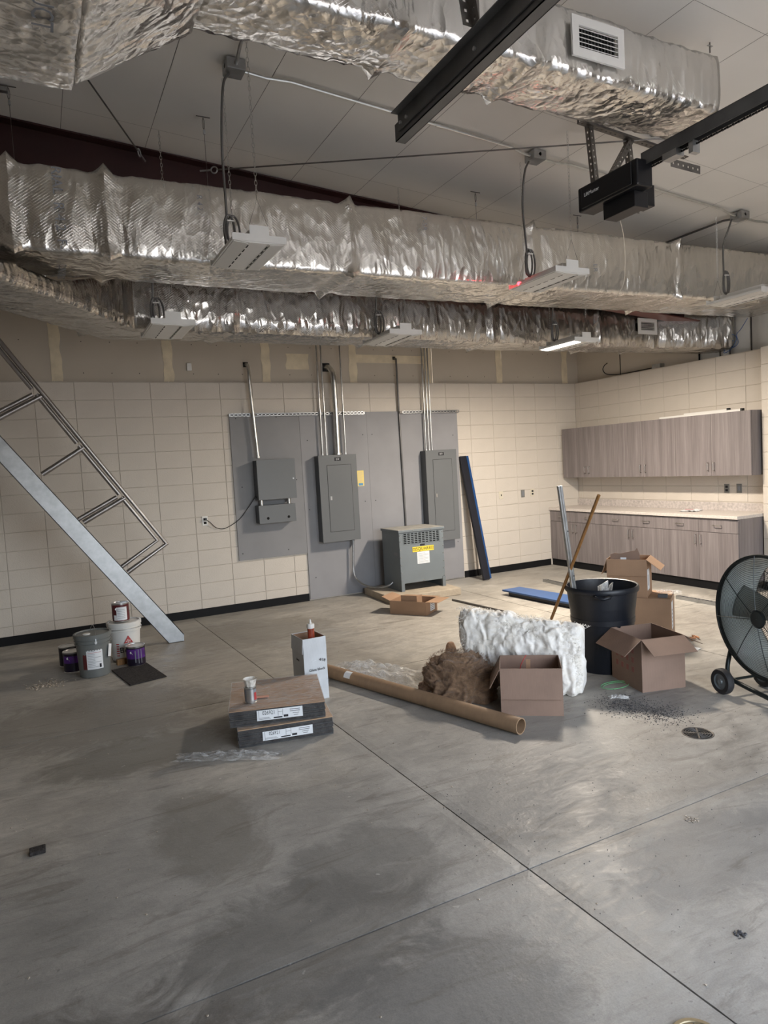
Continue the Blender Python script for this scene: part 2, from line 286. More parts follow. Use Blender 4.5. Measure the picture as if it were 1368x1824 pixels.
# ------------------------------------------------------------------ mesh helpers
class MB:
    def __init__(s): s.v = []; s.f = []; s.mi = []; s.cur = 0
    def add(s, vs, fs):
        o = len(s.v); s.v += [tuple(v) for v in vs]; s.f += [tuple(i + o for i in f) for f in fs]; s.mi += [s.cur] * len(fs); return s
    def box(s, c, d, rot=None):
        hx, hy, hz = d[0] / 2, d[1] / 2, d[2] / 2; c = Vector(c)
        vs = [Vector((x, y, z)) for x in (-hx, hx) for y in (-hy, hy) for z in (-hz, hz)]
        if rot is not None: vs = [rot @ v for v in vs]
        return s.add([v + c for v in vs], [(0, 1, 3, 2), (4, 6, 7, 5), (0, 4, 5, 1), (2, 3, 7, 6), (0, 2, 6, 4), (1, 5, 7, 3)])
    def bb(s, x0, x1, y0, y1, z0, z1): return s.box(((x0 + x1) / 2, (y0 + y1) / 2, (z0 + z1) / 2), (x1 - x0, y1 - y0, z1 - z0))
    def bar(s, p, q, w, h, up=(0, 0, 1)):
        p, q = Vector(p), Vector(q); d = q - p; L = d.length; z = d.normalized(); x = Vector(up).cross(z)
        if x.length < 1e-4: x = Vector((1, 0, 0)).cross(z)
        x.normalize(); y = z.cross(x); R = Matrix((x, y, z)).transposed()
        return s.box((p + q) / 2, (w, h, L), R)
    def tube(s, pts, r, n=10, caps=True, closed=False):
        pts = [Vector(p) for p in pts]; k = len(pts); rings = []; ref = None
        rr = r if isinstance(r, (list, tuple)) else [r] * k
        for i, p in enumerate(pts):
            if closed: t = (pts[(i + 1) % k] - pts[i - 1]).normalized()
            elif i == 0: t = (pts[1] - p).normalized()
            elif i == k - 1: t = (p - pts[-2]).normalized()
            else: t = ((pts[i + 1] - p).normalized() + (p - pts[i - 1]).normalized()); t = t.normalized() if t.length > 1e-6 else (pts[i + 1] - p).normalized()
            if ref is None: ref = Vector((0, 0, 1)) if abs(t.z) < .9 else Vector((1, 0, 0))
            u = (ref - t * ref.dot(t)).normalized(); w = t.cross(u); ref = u
            rings.append([p + (u * math.cos(a) + w * math.sin(a)) * rr[i] for a in [2 * PI * j / n for j in range(n)]])
        vs = [v for rg in rings for v in rg]; fs = []
        for i in range(k if closed else k - 1):
            a, b = i * n, ((i + 1) % k) * n
            for j in range(n): fs.append((a + j, a + (j + 1) % n, b + (j + 1) % n, b + j))
        if caps and not closed: fs.append(tuple(range(n - 1, -1, -1))); fs.append(tuple((k - 1) * n + j for j in range(n)))
        return s.add(vs, fs)
    def lathe(s, prof, n=32, c=(0, 0, 0), axis='Z', close=False):
        vs = []; fs = []; c = Vector(c)
        for r, z in prof:
            for j in range(n):
                a = 2 * PI * j / n; x, y = r * math.cos(a), r * math.sin(a)
                vs.append(c + (Vector((x, y, z)) if axis == 'Z' else Vector((z, x, y)) if axis == 'X' else Vector((x, z, y))))
        for i in range(len(prof) - 1):
            for j in range(n): fs.append((i * n + j, i * n + (j + 1) % n, (i + 1) * n + (j + 1) % n, (i + 1) * n + j))
        if close: fs.append(tuple(range(n - 1, -1, -1))); fs.append(tuple((len(prof) - 1) * n + j for j in range(n)))
        return s.add(vs, fs)
    def quad(s, a, b, c, d): return s.add([a, b, c, d], [(0, 1, 2, 3)])
    def sheet(s, pts, th, nrm):
        """flat polygon given thickness"""
        k = len(pts); P = [Vector(p) for p in pts]; n = Vector(nrm).normalized() * th
        return s.add(P + [p + n for p in P], [tuple(range(k - 1, -1, -1)), tuple(range(k, 2 * k))] + [(i, (i + 1) % k, k + (i + 1) % k, k + i) for i in range(k)])
    def mesh(s, name, mats):
        me = bpy.data.meshes.new(name); me.from_pydata(s.v, [], s.f)
        mats = mats if isinstance(mats, (list, tuple)) else [mats]
        for m in mats: me.materials.append(m)
        if len(mats) > 1: me.polygons.foreach_set('material_index', s.mi)
        me.update(); return me
    def build(s, name, mats, parent=None, smooth=False, loc=None, rotz=0, bevel=0):
        me = s.mesh(name, mats)
        if smooth:
            me.polygons.foreach_set('use_smooth', [True] * len(me.polygons))
            if smooth == 'auto': me.set_sharp_from_angle(angle=math.radians(35))
        o = bpy.data.objects.new(name, me); COL.objects.link(o)
        if parent: o.parent = parent
        if loc: o.location = loc
        o.rotation_euler.z = rotz
        if bevel:
            b = o.modifiers.new('bevel', 'BEVEL'); b.width = bevel; b.segments = 2; b.limit_method = 'ANGLE'
        return o
def tag(o, label=None, cat=None, group=None, kind=None):
    if label: o['label'] = label
    if cat: o['category'] = cat
    if group: o['group'] = group
    if kind: o['kind'] = kind
    return o
def thing(name, label, cat, loc=(0, 0, 0), rotz=0, group=None, rot=None):
    o = bpy.data.objects.new(name, None); COL.objects.link(o); o.location = loc
    o.rotation_euler = rot if rot else (0, 0, rotz); o.empty_display_size = .1
    return tag(o, label, cat, group)
def struct(o): o['kind'] = 'structure'; return o
def text(body, size, loc, rot, m, parent, depth=.0006, name='lettering', align='CENTER', bold=0, sx=1):
    cu = bpy.data.curves.new(name, 'FONT'); cu.body = body; cu.size = size; cu.align_x = align; cu.align_y = 'CENTER'; cu.extrude = depth; cu.resolution_u = 2; cu.offset = bold
    t = bpy.data.objects.new(name, cu); COL.objects.link(t)
    bpy.context.view_layer.update()
    me = bpy.data.meshes.new_from_object(t); bpy.data.objects.remove(t)
    me.materials.clear(); me.materials.append(m)
    o = bpy.data.objects.new(name, me); COL.objects.link(o); o.location = loc; o.rotation_euler = rot; o.scale = (sx, 1, 1)
    if len(body) > 1: o['kind'] = 'stuff'
    if parent: o.parent = parent
    return o
def arc(p0, p1, sag, n=12, dirv=(0, 0, -1)):
    p0, p1, d = Vector(p0), Vector(p1), Vector(dirv)
    return [p0.lerp(p1, t) + d * sag * 4 * t * (1 - t) for t in [i / n for i in range(n + 1)]]
def spline(pts, n=8):
    P = [Vector(p) for p in pts]; P = [P[0] * 2 - P[1]] + P + [P[-1] * 2 - P[-2]]; out = []
    for i in range(1, len(P) - 2):
        for j in range(n):
            t = j / n; a, b, c, d = P[i - 1], P[i], P[i + 1], P[i + 2]
            out.append(.5 * ((2 * b) + (c - a) * t + (2 * a - 5 * b + 4 * c - d) * t * t + (3 * b - a - 3 * c + d) * t ** 3))
    out.append(P[-2]); return out

# ------------------------------------------------------------------ the room
XL, YF = -11.6, -9.0
def CZ(x): return 3.845 - .0768 * x       # ceiling height over x
# floor slabs cut by saw joints
fl = MB().bb(XL - .2, .35, YF - .2, .3, -.16, -.035).build('floor', M['slabc']); struct(fl)
xj = [XL - .2, -9.05, None, -2.82, .3]; yj = [YF - .2, -6.15, -3.245, .25]
def xmid(y): return -6.2 + (y + .2) * -.026 if y > -9.1 else -6.0
def slab_edge(i, y): return xmid(y) if xj[i] is None else xj[i]
for i in range(4):
    for j in range(3):
        nx, ny = 60, 60; mb = MB(); top = []; gap = .0035
        for b in range(ny + 1):
            for a in range(nx + 1):
                y = yj[j] + (yj[j + 1] - yj[j]) * b / ny; x = slab_edge(i, y) + (slab_edge(i + 1, y) - slab_edge(i, y)) * a / nx
                jx = noise.noise(Vector((x * 30, y * 30, i))) * .0022
                if a == 0: x += gap + jx
                if a == nx: x -= gap + jx
                if b == 0: y += gap + jx
                if b == ny: y -= gap + jx
                z = 0 if 0 < a < nx and 0 < b < ny else -.003
                top.append((x, y, z))
        mb.add(top, [(b * (nx + 1) + a, b * (nx + 1) + a + 1, (b + 1) * (nx + 1) + a + 1, (b + 1) * (nx + 1) + a) for b in range(ny) for a in range(nx)])
        ring = [a for a in range(nx + 1)] + [b * (nx + 1) + nx for b in range(1, ny + 1)] + [ny * (nx + 1) + a for a in range(nx - 1, -1, -1)] + [b * (nx + 1) for b in range(ny - 1, 0, -1)]
        k = len(mb.v); mb.v += [(mb.v[r][0], mb.v[r][1], -.035) for r in ring]
        for q in range(len(ring)):
            mb.f.append((ring[q], k + q, k + (q + 1) % len(ring), ring[(q + 1) % len(ring)])); mb.mi.append(0)
        mb.build('concrete_slab', M['concrete'], fl)
# yard outside the door
struct(MB().bb(-40, 30, -60, YF - .2, -.12, -.02).build('ground', M['asphalt']))

BL, CH = .4064, .2032
def block_mesh(w, h, tag_):
    g_ = .003; b_ = .003; d = .006
    x0, x1, z0, z1 = g_, w - g_, g_, h - g_
    v = [(x0, 0, z0), (x1, 0, z0), (x1, 0, z1), (x0, 0, z1), (x0, -d + b_, z0), (x1, -d + b_, z0), (x1, -d + b_, z1), (x0, -d + b_, z1),
         (x0 + b_, -d, z0 + b_), (x1 - b_, -d, z0 + b_), (x1 - b_, -d, z1 - b_), (x0 + b_, -d, z1 - b_)]
    f = [(0, 1, 5, 4), (1, 2, 6, 5), (2, 3, 7, 6), (3, 0, 4, 7), (4, 5, 9, 8), (5, 6, 10, 9), (6, 7, 11, 10), (7, 4, 8, 11), (8, 9, 10, 11)]
    return MB().add(v, f).mesh('block_' + tag_, M['block'])
bm_full = block_mesh(BL, CH, 'full')
def put_block(me, loc, rz, parent):
    o = bpy.data.objects.new('block', me); COL.objects.link(o); o.parent = parent
    o.location = Vector(loc) ; o.rotation_euler = (random.gauss(0, .0012), 0, rz + random.gauss(0, .0012))
# back wall (y = 0)
wb = struct(MB().bb(XL, .2, .006, .2, -.05, 2.845).build('wall_back', M['mortar']))
for r in range(14):
    for c in range(21):
        put_block(bm_full, (-BL * (c + 1), .006 + random.uniform(-.0008, .0008), 2.845 - CH * (r + 1)), 0, wb)
rest = MB()
for r in range(14):
    for c in range(21, 28):
        x = -BL * (c + 1); rest.bb(x + .004, x + BL - .004, 0, .012, 2.845 - CH * (r + 1) + .004, 2.845 - CH * r - .004)
tag(rest.build('blockwork', M['block'], wb), kind='stuff')
MB().bb(XL, .15, .0, .2, 2.845, 2.850).build('ledge', M['mortar'], wb)
gy = MB()
gxs = [.15, -1.40, -2.62, -3.84, -5.06, -6.28, -7.50, -8.72, -9.94, XL]
for a, b in zip(gxs[:-1], gxs[1:]):
    MB().add([(b + .002, .035, 2.85), (a - .002, .035, 2.85), (a - .002, .035, CZ(a) - .02), (b + .002, .035, CZ(b) - .02), (b + .002, .05, 2.85), (a - .002, .05, 2.85), (a - .002, .05, CZ(a) - .02), (b + .002, .05, CZ(b) - .02)],
             [(0, 1, 2, 3), (7, 6, 5, 4), (0, 4, 5, 1), (1, 5, 6, 2), (2, 6, 7, 3), (3, 7, 4, 0)]).build('gypsum_board', M['gyp'], wb)
def ragged(x0, x1, z0, z1, y, seed, n=26, amp=.022):
    mb = MB(); L, Rr = [], []
    for i in range(n + 1):
        z = z0 + (z1 - z0) * i / n
        L.append((x0 + noise.noise(Vector((seed, z * 9, 0))) * amp, y, z)); Rr.append((x1 + noise.noise(Vector((seed, z * 7, 5))) * amp, y, z))
    for i in range(n): mb.add([L[i], Rr[i], Rr[i + 1], L[i + 1], *[(p[0], y + .003, p[2]) for p in (L[i], Rr[i], Rr[i + 1], L[i + 1])]], [(0, 1, 2, 3), (0, 4, 5, 1), (3, 2, 6, 7), (0, 3, 7, 4), (1, 5, 6, 2)])
    return mb
for k, x in enumerate([-7.47, -6.27, -5.07, -3.86, -2.70, -1.45, -.17]):
    ragged(x - .055, x + .055, 2.855, 3.95, .031, k * 3.1).build('joint_compound', M['compound'], wb)
ragged(-4.8, -4.5, 3.02, 3.22, .0315, 9, 12, .04).build('joint_compound', M['compound'], wb)
ragged(-3.83, -2.72, 3.12, 3.23, .0308, 5, 8, .03).build('joint_compound', M['compound'], wb)
scr = MB()
for k, x in enumerate(gxs[1:8]):
    for q in range(1, 4):
        for z in (2.95, 3.3): scr.lathe([(.006, -.001), (0.0005, -.0025)], 6, (x + q * .3, .036, z), axis='Y')
tag(scr.build('screw_heads', M['ink'], wb), kind='stuff')
# right wall (x = 0), its pilaster at the near end, insulation above
wr = struct(MB().bb(.006, .2, YF, .05, -.05, 2.845).build('wall_right', M['mortar']))
bm_part = block_mesh(.0936, CH, 'part')
for r in range(14):
    z = 2.845 - CH * (r + 1)
    put_block(bm_part, (.006, 0, z), -PI / 2, wr)
    for c in range(8): put_block(bm_full, (.006, -.0976 - BL * c, z), -PI / 2, wr)
MB().bb(0, .2, YF, 0, 2.845, 2.85).build('ledge', M['mortar'], wr)
pil = MB().bb(-.174, .02, YF, -3.26, -.05, 2.843)
pw = struct(pil.build('wall_pilaster', M['mortar']))
for r in range(14):
    for c in range(9): put_block(bm_full, (-.174, -3.26 - BL * c, 2.845 - CH * (r + 1)), -PI / 2, pw)
MB().add([(.10, 0.05, 2.85), (.10, -2.2, 2.85), (.10, -2.2, CZ(0)), (.10, .05, CZ(0)), (.115, .05, 2.85), (.115, -2.2, 2.85), (.115, -2.2, CZ(0)), (.115, .05, CZ(0))],
         [(0, 1, 2, 3), (7, 6, 5, 4), (0, 4, 5, 1), (1, 5, 6, 2), (2, 6, 7, 3)]).build('gypsum_board', M['gyp'], wr)
MB().bb(.095, .101, -.875, -.862, 2.85, CZ(0)).build('board_joint', M['hole'], wr)
ys = [-2.2, -2.50, -2.64, -2.93, -3.3, -3.72, -4.12, -4.53, -4.94, -5.35, -5.8, -6.3, -7.0, -7.8, -9.0]
for a, b in zip(ys[:-1], ys[1:]):
    mb = MB(); nx, nz_ = 10, 14
    vs = []
    for j in range(nz_ + 1):
        for i in range(nx + 1):
            y = a + (b - a) * i / nx; z = 2.85 + (CZ(0) - 2.86) * j / nz_; e = math.sin(PI * i / nx)
            vs.append((.15 - .035 * e + noise.noise(Vector((y * 6, z * 2.5, 1))) * .025 * e, y, z))
    mb.add(vs, [(j * (nx + 1) + i, (j + 1) * (nx + 1) + i, (j + 1) * (nx + 1) + i + 1, j * (nx + 1) + i + 1) for j in range(nz_) for i in range(nx)])
    mb.build('insulation_blanket', M['insul'], wr, smooth=True)
    MB().bb(.135, .16, b - .006, b + .006, 2.85, CZ(0) - .02).build('insulation_tab', M['dsteel'], wr)
MB().bb(.17, .2, YF, .05, 2.85, CZ(0)).build('siding', M['hole'], wr)
# left and front walls, out of frame
struct(MB().bb(XL - .2, XL, YF, .2, -.05, CZ(XL) + .05).build('wall_left', M['block']))
wf = MB(); yf0, yf1 = YF - .2, YF
wf.bb(XL - .2, DOOR[0], yf0, yf1, -.05, 4.8); wf.bb(DOOR[1], .2, yf0, yf1, -.05, 3.9); wf.bb(DOOR[0], DOOR[1], yf0, yf1, DOOR[2], 4.5)
struct(wf.build('wall_front', M['block']))
# ceiling of facer strips
ce = struct(MB().add([(XL - .2, yy, CZ(XL - .2) + dz) for yy in (YF - .2, .2) for dz in (.03, .12)] + [(.2, yy, CZ(.2) + dz) for yy in (YF - .2, .2) for dz in (.03, .12)],
   [(0, 4, 6, 2), (1, 3, 7, 5), (0, 1, 5, 4), (2, 6, 7, 3), (0, 2, 3, 1), (4, 5, 7, 6)]).build('ceiling', mat('ceiling_backing', (.22, .20, .18), .8)))
cys = [.12, -1.42, -2.89, -4.455, -5.72, -7.2, -9.0]
x = -.066 + .61 * 0
cxs = []
xx = .2
cx0 = -7.386 + .61 * 12
cxs = [.2] + [cx0 - .61 * k for k in range(0, 19)] 
cxs = [c for c in cxs if c <= .21]
for i in range(len(cxs) - 1):
    for j in range(len(cys) - 1):
        a, b = cxs[i + 1] + .0018, cxs[i] - .0018; y0, y1 = cys[j + 1] + .0012, cys[j] - .0012
        nx, ny = 6, 12; vs = []
        for q in range(ny + 1):
            for p in range(nx + 1):
                X = a + (b - a) * p / nx; Y = y0 + (y1 - y0) * q / ny
                e = (math.sin(PI * p / nx) * math.sin(PI * q / ny)) ** .6 if 0 < p < nx and 0 < q < ny else 0
                vs.append((X, Y, CZ(X) + e * (.006 + .014 * noise.noise(Vector((X * 1.7, Y * 1.3, 0)))) ))
        mb = MB().add(vs, [(q * (nx + 1) + p, (q + 1) * (nx + 1) + p, (q + 1) * (nx + 1) + p + 1, q * (nx + 1) + p + 1) for q in range(ny) for p in range(nx)])
        mb.build('ceiling_panel', M['ceil'], ce, smooth=True)
strips = MB()
for c in cxs[1:]:
    strips.add([(c + .012, YF, CZ(c) - .0015), (c + .045, YF, CZ(c + .04) - .0015), (c + .045, 0, CZ(c + .04) - .0015), (c + .012, 0, CZ(c) - .0015)], [(0, 3, 2, 1)])
# baseboards
def baseb(name, x0, x1, y0, y1, nx, ny):
    o = MB(); 
    o.bb(x0, x1, y0, y1, 0, .1); struct(o.build(name, M['base'], bevel=.003))
baseb('baseboard_back', -11.5, -4.70, -.006, .0, 0, 0); baseb('baseboard_back', -2.26, -.62, -.006, 0, 0, 0)
baseb('baseboard_pilaster', -.189, -.182, YF + .05, -3.27, 0, 0)

# ------------------------------------------------------------------ rafter
rf = thing('roof_rafter', 'dark red steel roof beam sloping down behind the front foil-wrapped duct', 'beam', (0, 0, 0))
def slopebar(x0, x1, y0, y1, zt, zb):
    vs = []
    for X in (x0, x1):
        for Y in (y0, y1):
            vs += [(X, Y, CZ(X) + zt), (X, Y, CZ(X) + zb)]
    return MB().add(vs, [(0, 1, 3, 2), (4, 6, 7, 5), (0, 2, 6, 4), (1, 5, 7, 3), (0, 4, 5, 1), (2, 3, 7, 6)])
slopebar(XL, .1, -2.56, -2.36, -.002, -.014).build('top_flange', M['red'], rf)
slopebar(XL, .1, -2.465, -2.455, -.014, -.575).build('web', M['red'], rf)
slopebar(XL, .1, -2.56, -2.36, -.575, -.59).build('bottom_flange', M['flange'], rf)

# ------------------------------------------------------------------ foil wrapped ducts
def duct(root, secs, seams, m, step=.03, amp=.012, seed=0, peak=.06, closed_end=False):
    """secs: list of (4 corners: front-bottom, back-bottom, back-top, front-top); each stretch between seams becomes one wrap"""
    secs = [[Vector(c) for c in s] for s in secs]
    cen = [sum(s, Vector()) / 4 for s in secs]; acc = [0]
    for a, b in zip(cen[:-1], cen[1:]): acc.append(acc[-1] + (b - a).length)
    total = acc[-1]
    def ring(s):
        i = 0
        while i < len(acc) - 2 and s > acc[i + 1]: i += 1
        t = (s - acc[i]) / (acc[i + 1] - acc[i]); C = [a.lerp(b, t) for a, b in zip(secs[i], secs[i + 1])]
        ax = (cen[i + 1] - cen[i]).normalized(); out = []
        mid = sum(C, Vector()) / 4
        ds = min([abs(s - q) for q in seams] or [9])
        flare = math.exp(-(ds / .035) ** 2) ; pinch = math.exp(-((ds - .09) / .05) ** 2)
        for k in range(4):
            a, b = C[k], C[(k + 1) % 4]; n = NS[k]; nrm = (b - a).normalized().cross(ax); 
            if nrm.dot((a + b) / 2 - mid) < 0: nrm = -nrm
            L = (b - a).length
            for j in range(n):
                u = j / n; p = a.lerp(b, u)
                edge = min(u, 1 - u) * L
                inn = min(1, edge / .05)
                nn = (nrm * inn + (p - mid).normalized() * (1 - inn)).normalized()
                v1 = noise.noise(Vector((p.x * 2.2, p.y * 2.2, p.z * 1.2 + seed)))
                q = Vector((p.x * 11 + p.z * 2 + seed, p.y * 11, p.z * 3.0)); v2 = 1 - abs(noise.noise(q)) * 2.2
                q2 = Vector((p.x * 5, p.y * 5 + seed, p.z * 5)); v3 = 1 - abs(noise.noise(q2 * 1.3)) * 2
                cr = max(0, 1 - edge / .07)
                dsp = v1 * amp * .7 + v2 * amp * (.22 + cr * .5) + v3 * amp * .35 + flare * (.008 + peak * .6 * cr ** 2) - pinch * .010 - .012 * (1 - inn) + .012 * math.sin(PI * u)
                out.append(p + nn * dsp + ax * noise.noise(q2 + Vector((9, 0, 0))) * .008)
        return out
    C = secs[0]; NS = [max(3, int((C[(k + 1) % 4] - C[k]).length / step)) for k in range(4)]
    cuts = [0] + sorted(seams) + [total]; n = sum(NS)
    for a, b in zip(cuts[:-1], cuts[1:]):
        if b - a < .05: continue
        k = max(2, int((b - a) / step)); mb = MB(); vs = []
        for i in range(k + 1): vs += ring(a + (b - a) * i / k)
        fs = [(i * n + j, i * n + (j + 1) % n, (i + 1) * n + (j + 1) % n, (i + 1) * n + j) for i in range(k) for j in range(n)]
        if a == 0: fs.append(tuple(range(n - 1, -1, -1)))
        if b == total: fs.append(tuple(k * n + j for j in range(n)))
        mb.add(vs, fs).build('foil_wrap', m, root, smooth=True)
def rect(x, yf, yb, z0, z1): return [(x, yf, z0), (x, yb, z0), (x, yb, z1), (x, yf, z1)]
d1 = thing('front_duct', 'foil-wrapped air duct hanging lower and level across the middle of the room', 'duct', (0, 0, 0))
duct(d1, [rect(-8.9, -3.52, -2.93, 3.19, 3.73), rect(-4.5, -3.57, -2.93, 3.20, 3.735), rect(-.1, -3.66, -3.0, 3.235, 3.755)],
     [8.9 - 7.77, 8.9 - 7.22, 8.9 - 5.49, 8.9 - 3.75, 8.9 - 1.96], M['foil'], seed=1, amp=.009, peak=.09)
d2 = thing('back_duct', 'foil-wrapped air duct nearest the back wall, bent at its left end', 'duct', (0, 0, 0))
duct(d2, [[(-8.3, -4.15, 2.99), (-8.75, -3.85, 2.99), (-8.75, -3.85, 3.13), (-8.3, -4.15, 3.13)], [(-7.5, -3.1, 2.99), (-7.98, -2.85, 2.99), (-7.98, -2.85, 3.12), (-7.5, -3.1, 3.12)],
          [(-6.93, -2.27, 2.99), (-7.18, -1.78, 2.99), (-7.18, -1.78, 3.45), (-6.93, -2.27, 3.45)],
          rect(-5.5, -2.25, -1.78, 2.99, 3.48), rect(-1.5, -2.25, -1.78, 3.0, 3.48), [(-.75, -2.3, 3.0), (-.85, -1.86, 3.0), (-.85, -1.86, 3.46), (-.75, -2.3, 3.46)], [(.07, -2.75, 2.93), (.07, -2.3, 2.93), (.07, -2.3, 3.4), (.07, -2.75, 3.4)]],
     [2.25, 3.4, 4.9, 6.3, 7.85, 8.65], M['foil_dimmed'], seed=5, amp=.010, peak=.05)
d3 = thing('upper_duct', 'foil-wrapped air duct close under the ceiling, with a capped right end', 'duct', (0, 0, 0))
duct(d3, [rect(-7.0, -5.58, -5.22, 3.70, 4.03), rect(-5.6, -5.6, -5.22, 3.70, 4.02), rect(-4.02, -5.62, -5.24, 3.69, 4.0)],
     [.9, 1.62], M['foil_top'], seed=9, amp=.013, peak=.05)
d4 = thing('trunk_duct', 'large foil-wrapped trunk duct filling the top left corner with a rising side branch', 'duct', (0, 0, 0))
duct(d4, [[(-9.3, -6.9, 3.32), (-9.3, -5.26, 3.32), (-9.3, -5.26, 3.9), (-9.3, -6.9, 3.9)], [(-7.5, -6.9, 3.32), (-7.5, -5.26, 3.32), (-7.5, -5.26, 3.9), (-7.5, -6.9, 3.9)]], [], M['foil_top'], seed=13, amp=.008, peak=.03)
duct(d4, [[(-7.49, -6.7, 3.34), (-7.49, -5.28, 3.34), (-7.49, -5.28, 3.88), (-7.49, -6.7, 3.88)], [(-7.0, -5.62, 3.69), (-7.0, -5.2, 3.69), (-7.0, -5.2, 4.05), (-7.0, -5.62, 4.05)]], [], M['foil_top'], seed=15, amp=.016, peak=.03)
# printed lettering on the wraps (dot-matrix capitals running down the face)
def vtext(s, x, y, z, size, par, flat=False):
    rot = (PI / 2, PI / 2, 0) if not flat else (PI, 0, PI / 2)
    text(s, size, (x, y, z), rot, M['inkgrey'], par, .0004, sx=1.0)
vtext('RIAL  R 4.2  F-', -7.50, -3.585, 3.45, .085, d1); vtext('CONSOLID', -7.50, -3.26, 3.145, .07, d1, True)
vtext('R 4.2', -6.62, -3.60, 3.58, .05, d1); vtext('7-5R', -4.86, -3.63, 3.62, .06, d1); vtext('LR', -3.1, -3.67, 3.40, .07, d1)
vtext('R 4.2 DUCT', -7.62, -5.95, 3.29, .10, d4, True)

def register(par, x0, x1, y, z0, z1, rot, label, nl=5):
    """air register: frame, louvers, dark throat"""
    rg = bpy.data.objects.new('air_register', None); COL.objects.link(rg); rg.parent = par; rg.location = ((x0 + x1) / 2, y, (z0 + z1) / 2); rg.rotation_euler.x = rot
    w, h = x1 - x0, z1 - z0; fr = .045
    mb = MB()
    mb.bb(-w / 2, w / 2, -.012, 0, h / 2 - fr, h / 2); mb.bb(-w / 2, w / 2, -.012, 0, -h / 2, -h / 2 + fr)
    mb.bb(-w / 2, -w / 2 + fr, -.012, 0, -h / 2 + fr, h / 2 - fr); mb.bb(w / 2 - fr, w / 2, -.012, 0, -h / 2 + fr, h / 2 - fr)
    mb.build('register_frame', M['white'], rg)
    MB().bb(-w / 2 + fr, w / 2 - fr, .012, .016, -h / 2 + fr, h / 2 - fr).build('register_throat', M['hole'], rg)
    for k in range(nl):
        z = -h / 2 + fr + (h - 2 * fr) * (k + .5) / nl
        MB().box((0, -.004, z), (w - 2 * fr, .014, .003), Euler((.5, 0, 0)).to_matrix()).build('louver', M['white'], rg)
    vb = MB()
    for k in range(12): vb.bb(-w / 2 + fr + (w - 2 * fr) * (k + .5) / 12 - .001, -w / 2 + fr + (w - 2 * fr) * (k + .5) / 12 + .001, .004, .010, -h / 2 + fr, h / 2 - fr)
    vb.build('register_fins', M['tin'], rg)
register(d3, -5.16, -4.80, -5.638, 3.755, 3.955, 0, '')
register(d2, -1.12, -.80, -2.33, 3.14, 3.33, 0, '', 6)

# ------------------------------------------------------------------ conduit and boxes on the ceiling
def jbox(name_label, x, y, s=.12):
    t = thing('junction_box', name_label, 'junction box', (x, y, CZ(x)))
    MB().box((0, 0, -.035), (s, s, .065)).build('box_body', M['galv'], t, bevel=.002)
    MB().box((0, 0, -.069), (s * .98, s * .98, .003)).build('cover_plate', M['galv'], t)
    kb = MB()
    for a, b in ((-1, 0), (1, 0), (0, -1), (0, 1)): kb.lathe([(.014, 0), (.014, .003)], 12, (a * s / 2, b * s / 2, -.035), axis='X' if a else 'Y', close=True)
    tag(kb.build('knockouts', M['dsteel'], t), kind='stuff')
    return t
JB = [(-6.43, -3.98, 'square steel ceiling box above the left hanging light, three conduits leaving it'), (-4.0, -3.97, 'square steel ceiling box above the middle hanging light beside the door opener bracket'), (-1.52, -3.98, 'square steel ceiling box above the right hanging light, near the right edge')]
for x, y, l in JB: jbox(l, x, y)
def conduit(label, pts, r=.0105, m='emt', coup=()):
    t = thing('conduit', label, 'conduit', (0, 0, 0))
    MB().tube(pts, r, 10).build('conduit_tube', M[m], t, smooth='auto')
    for c in coup: MB().tube([Vector(c[0]) - Vector(c[1]) * .03, Vector(c[0]) + Vector(c[1]) * .03], r * 1.35, 10).build('coupling', M[m], t, smooth='auto')
    return t
def cpt(x, y=-3.98, d=.018): return (x, y, CZ(x) - d)
S = Vector((1, 0, -.0768)).normalized()
conduit('shiny steel conduit along the ceiling from the left box to the middle box', [cpt(-6.37, d=.04), cpt(-6.22, d=.04), cpt(-6.05), cpt(-5, ), cpt(-4.25), cpt(-4.12, d=.04), cpt(-4.06, d=.04)], coup=[(cpt(-4.9), S)])
conduit('shiny steel conduit along the ceiling from the middle box past the door opener', [cpt(-3.94, d=.04), cpt(-3.8, d=.04), cpt(-3.65), cpt(-2.6), cpt(-1.8), cpt(-1.66, d=.04), cpt(-1.58, d=.04)])
conduit('short steel conduit on the ceiling leaving the right edge of the picture', [cpt(-1.46, d=.04), cpt(-1.3, d=.04), cpt(-1.15), cpt(-.05)])
conduit('grey steel conduit running from the left ceiling box up behind the upper duct', [cpt(-6.43, -4.04, .04), cpt(-6.45, -4.2, .03), cpt(-6.46, -4.4), cpt(-6.5, -6.2)])
conduit('dark steel conduit running from the right ceiling box back over the front duct', [cpt(-1.52, -3.92, .04), cpt(-1.52, -3.8), cpt(-1.52, -2.7)], m='cable')

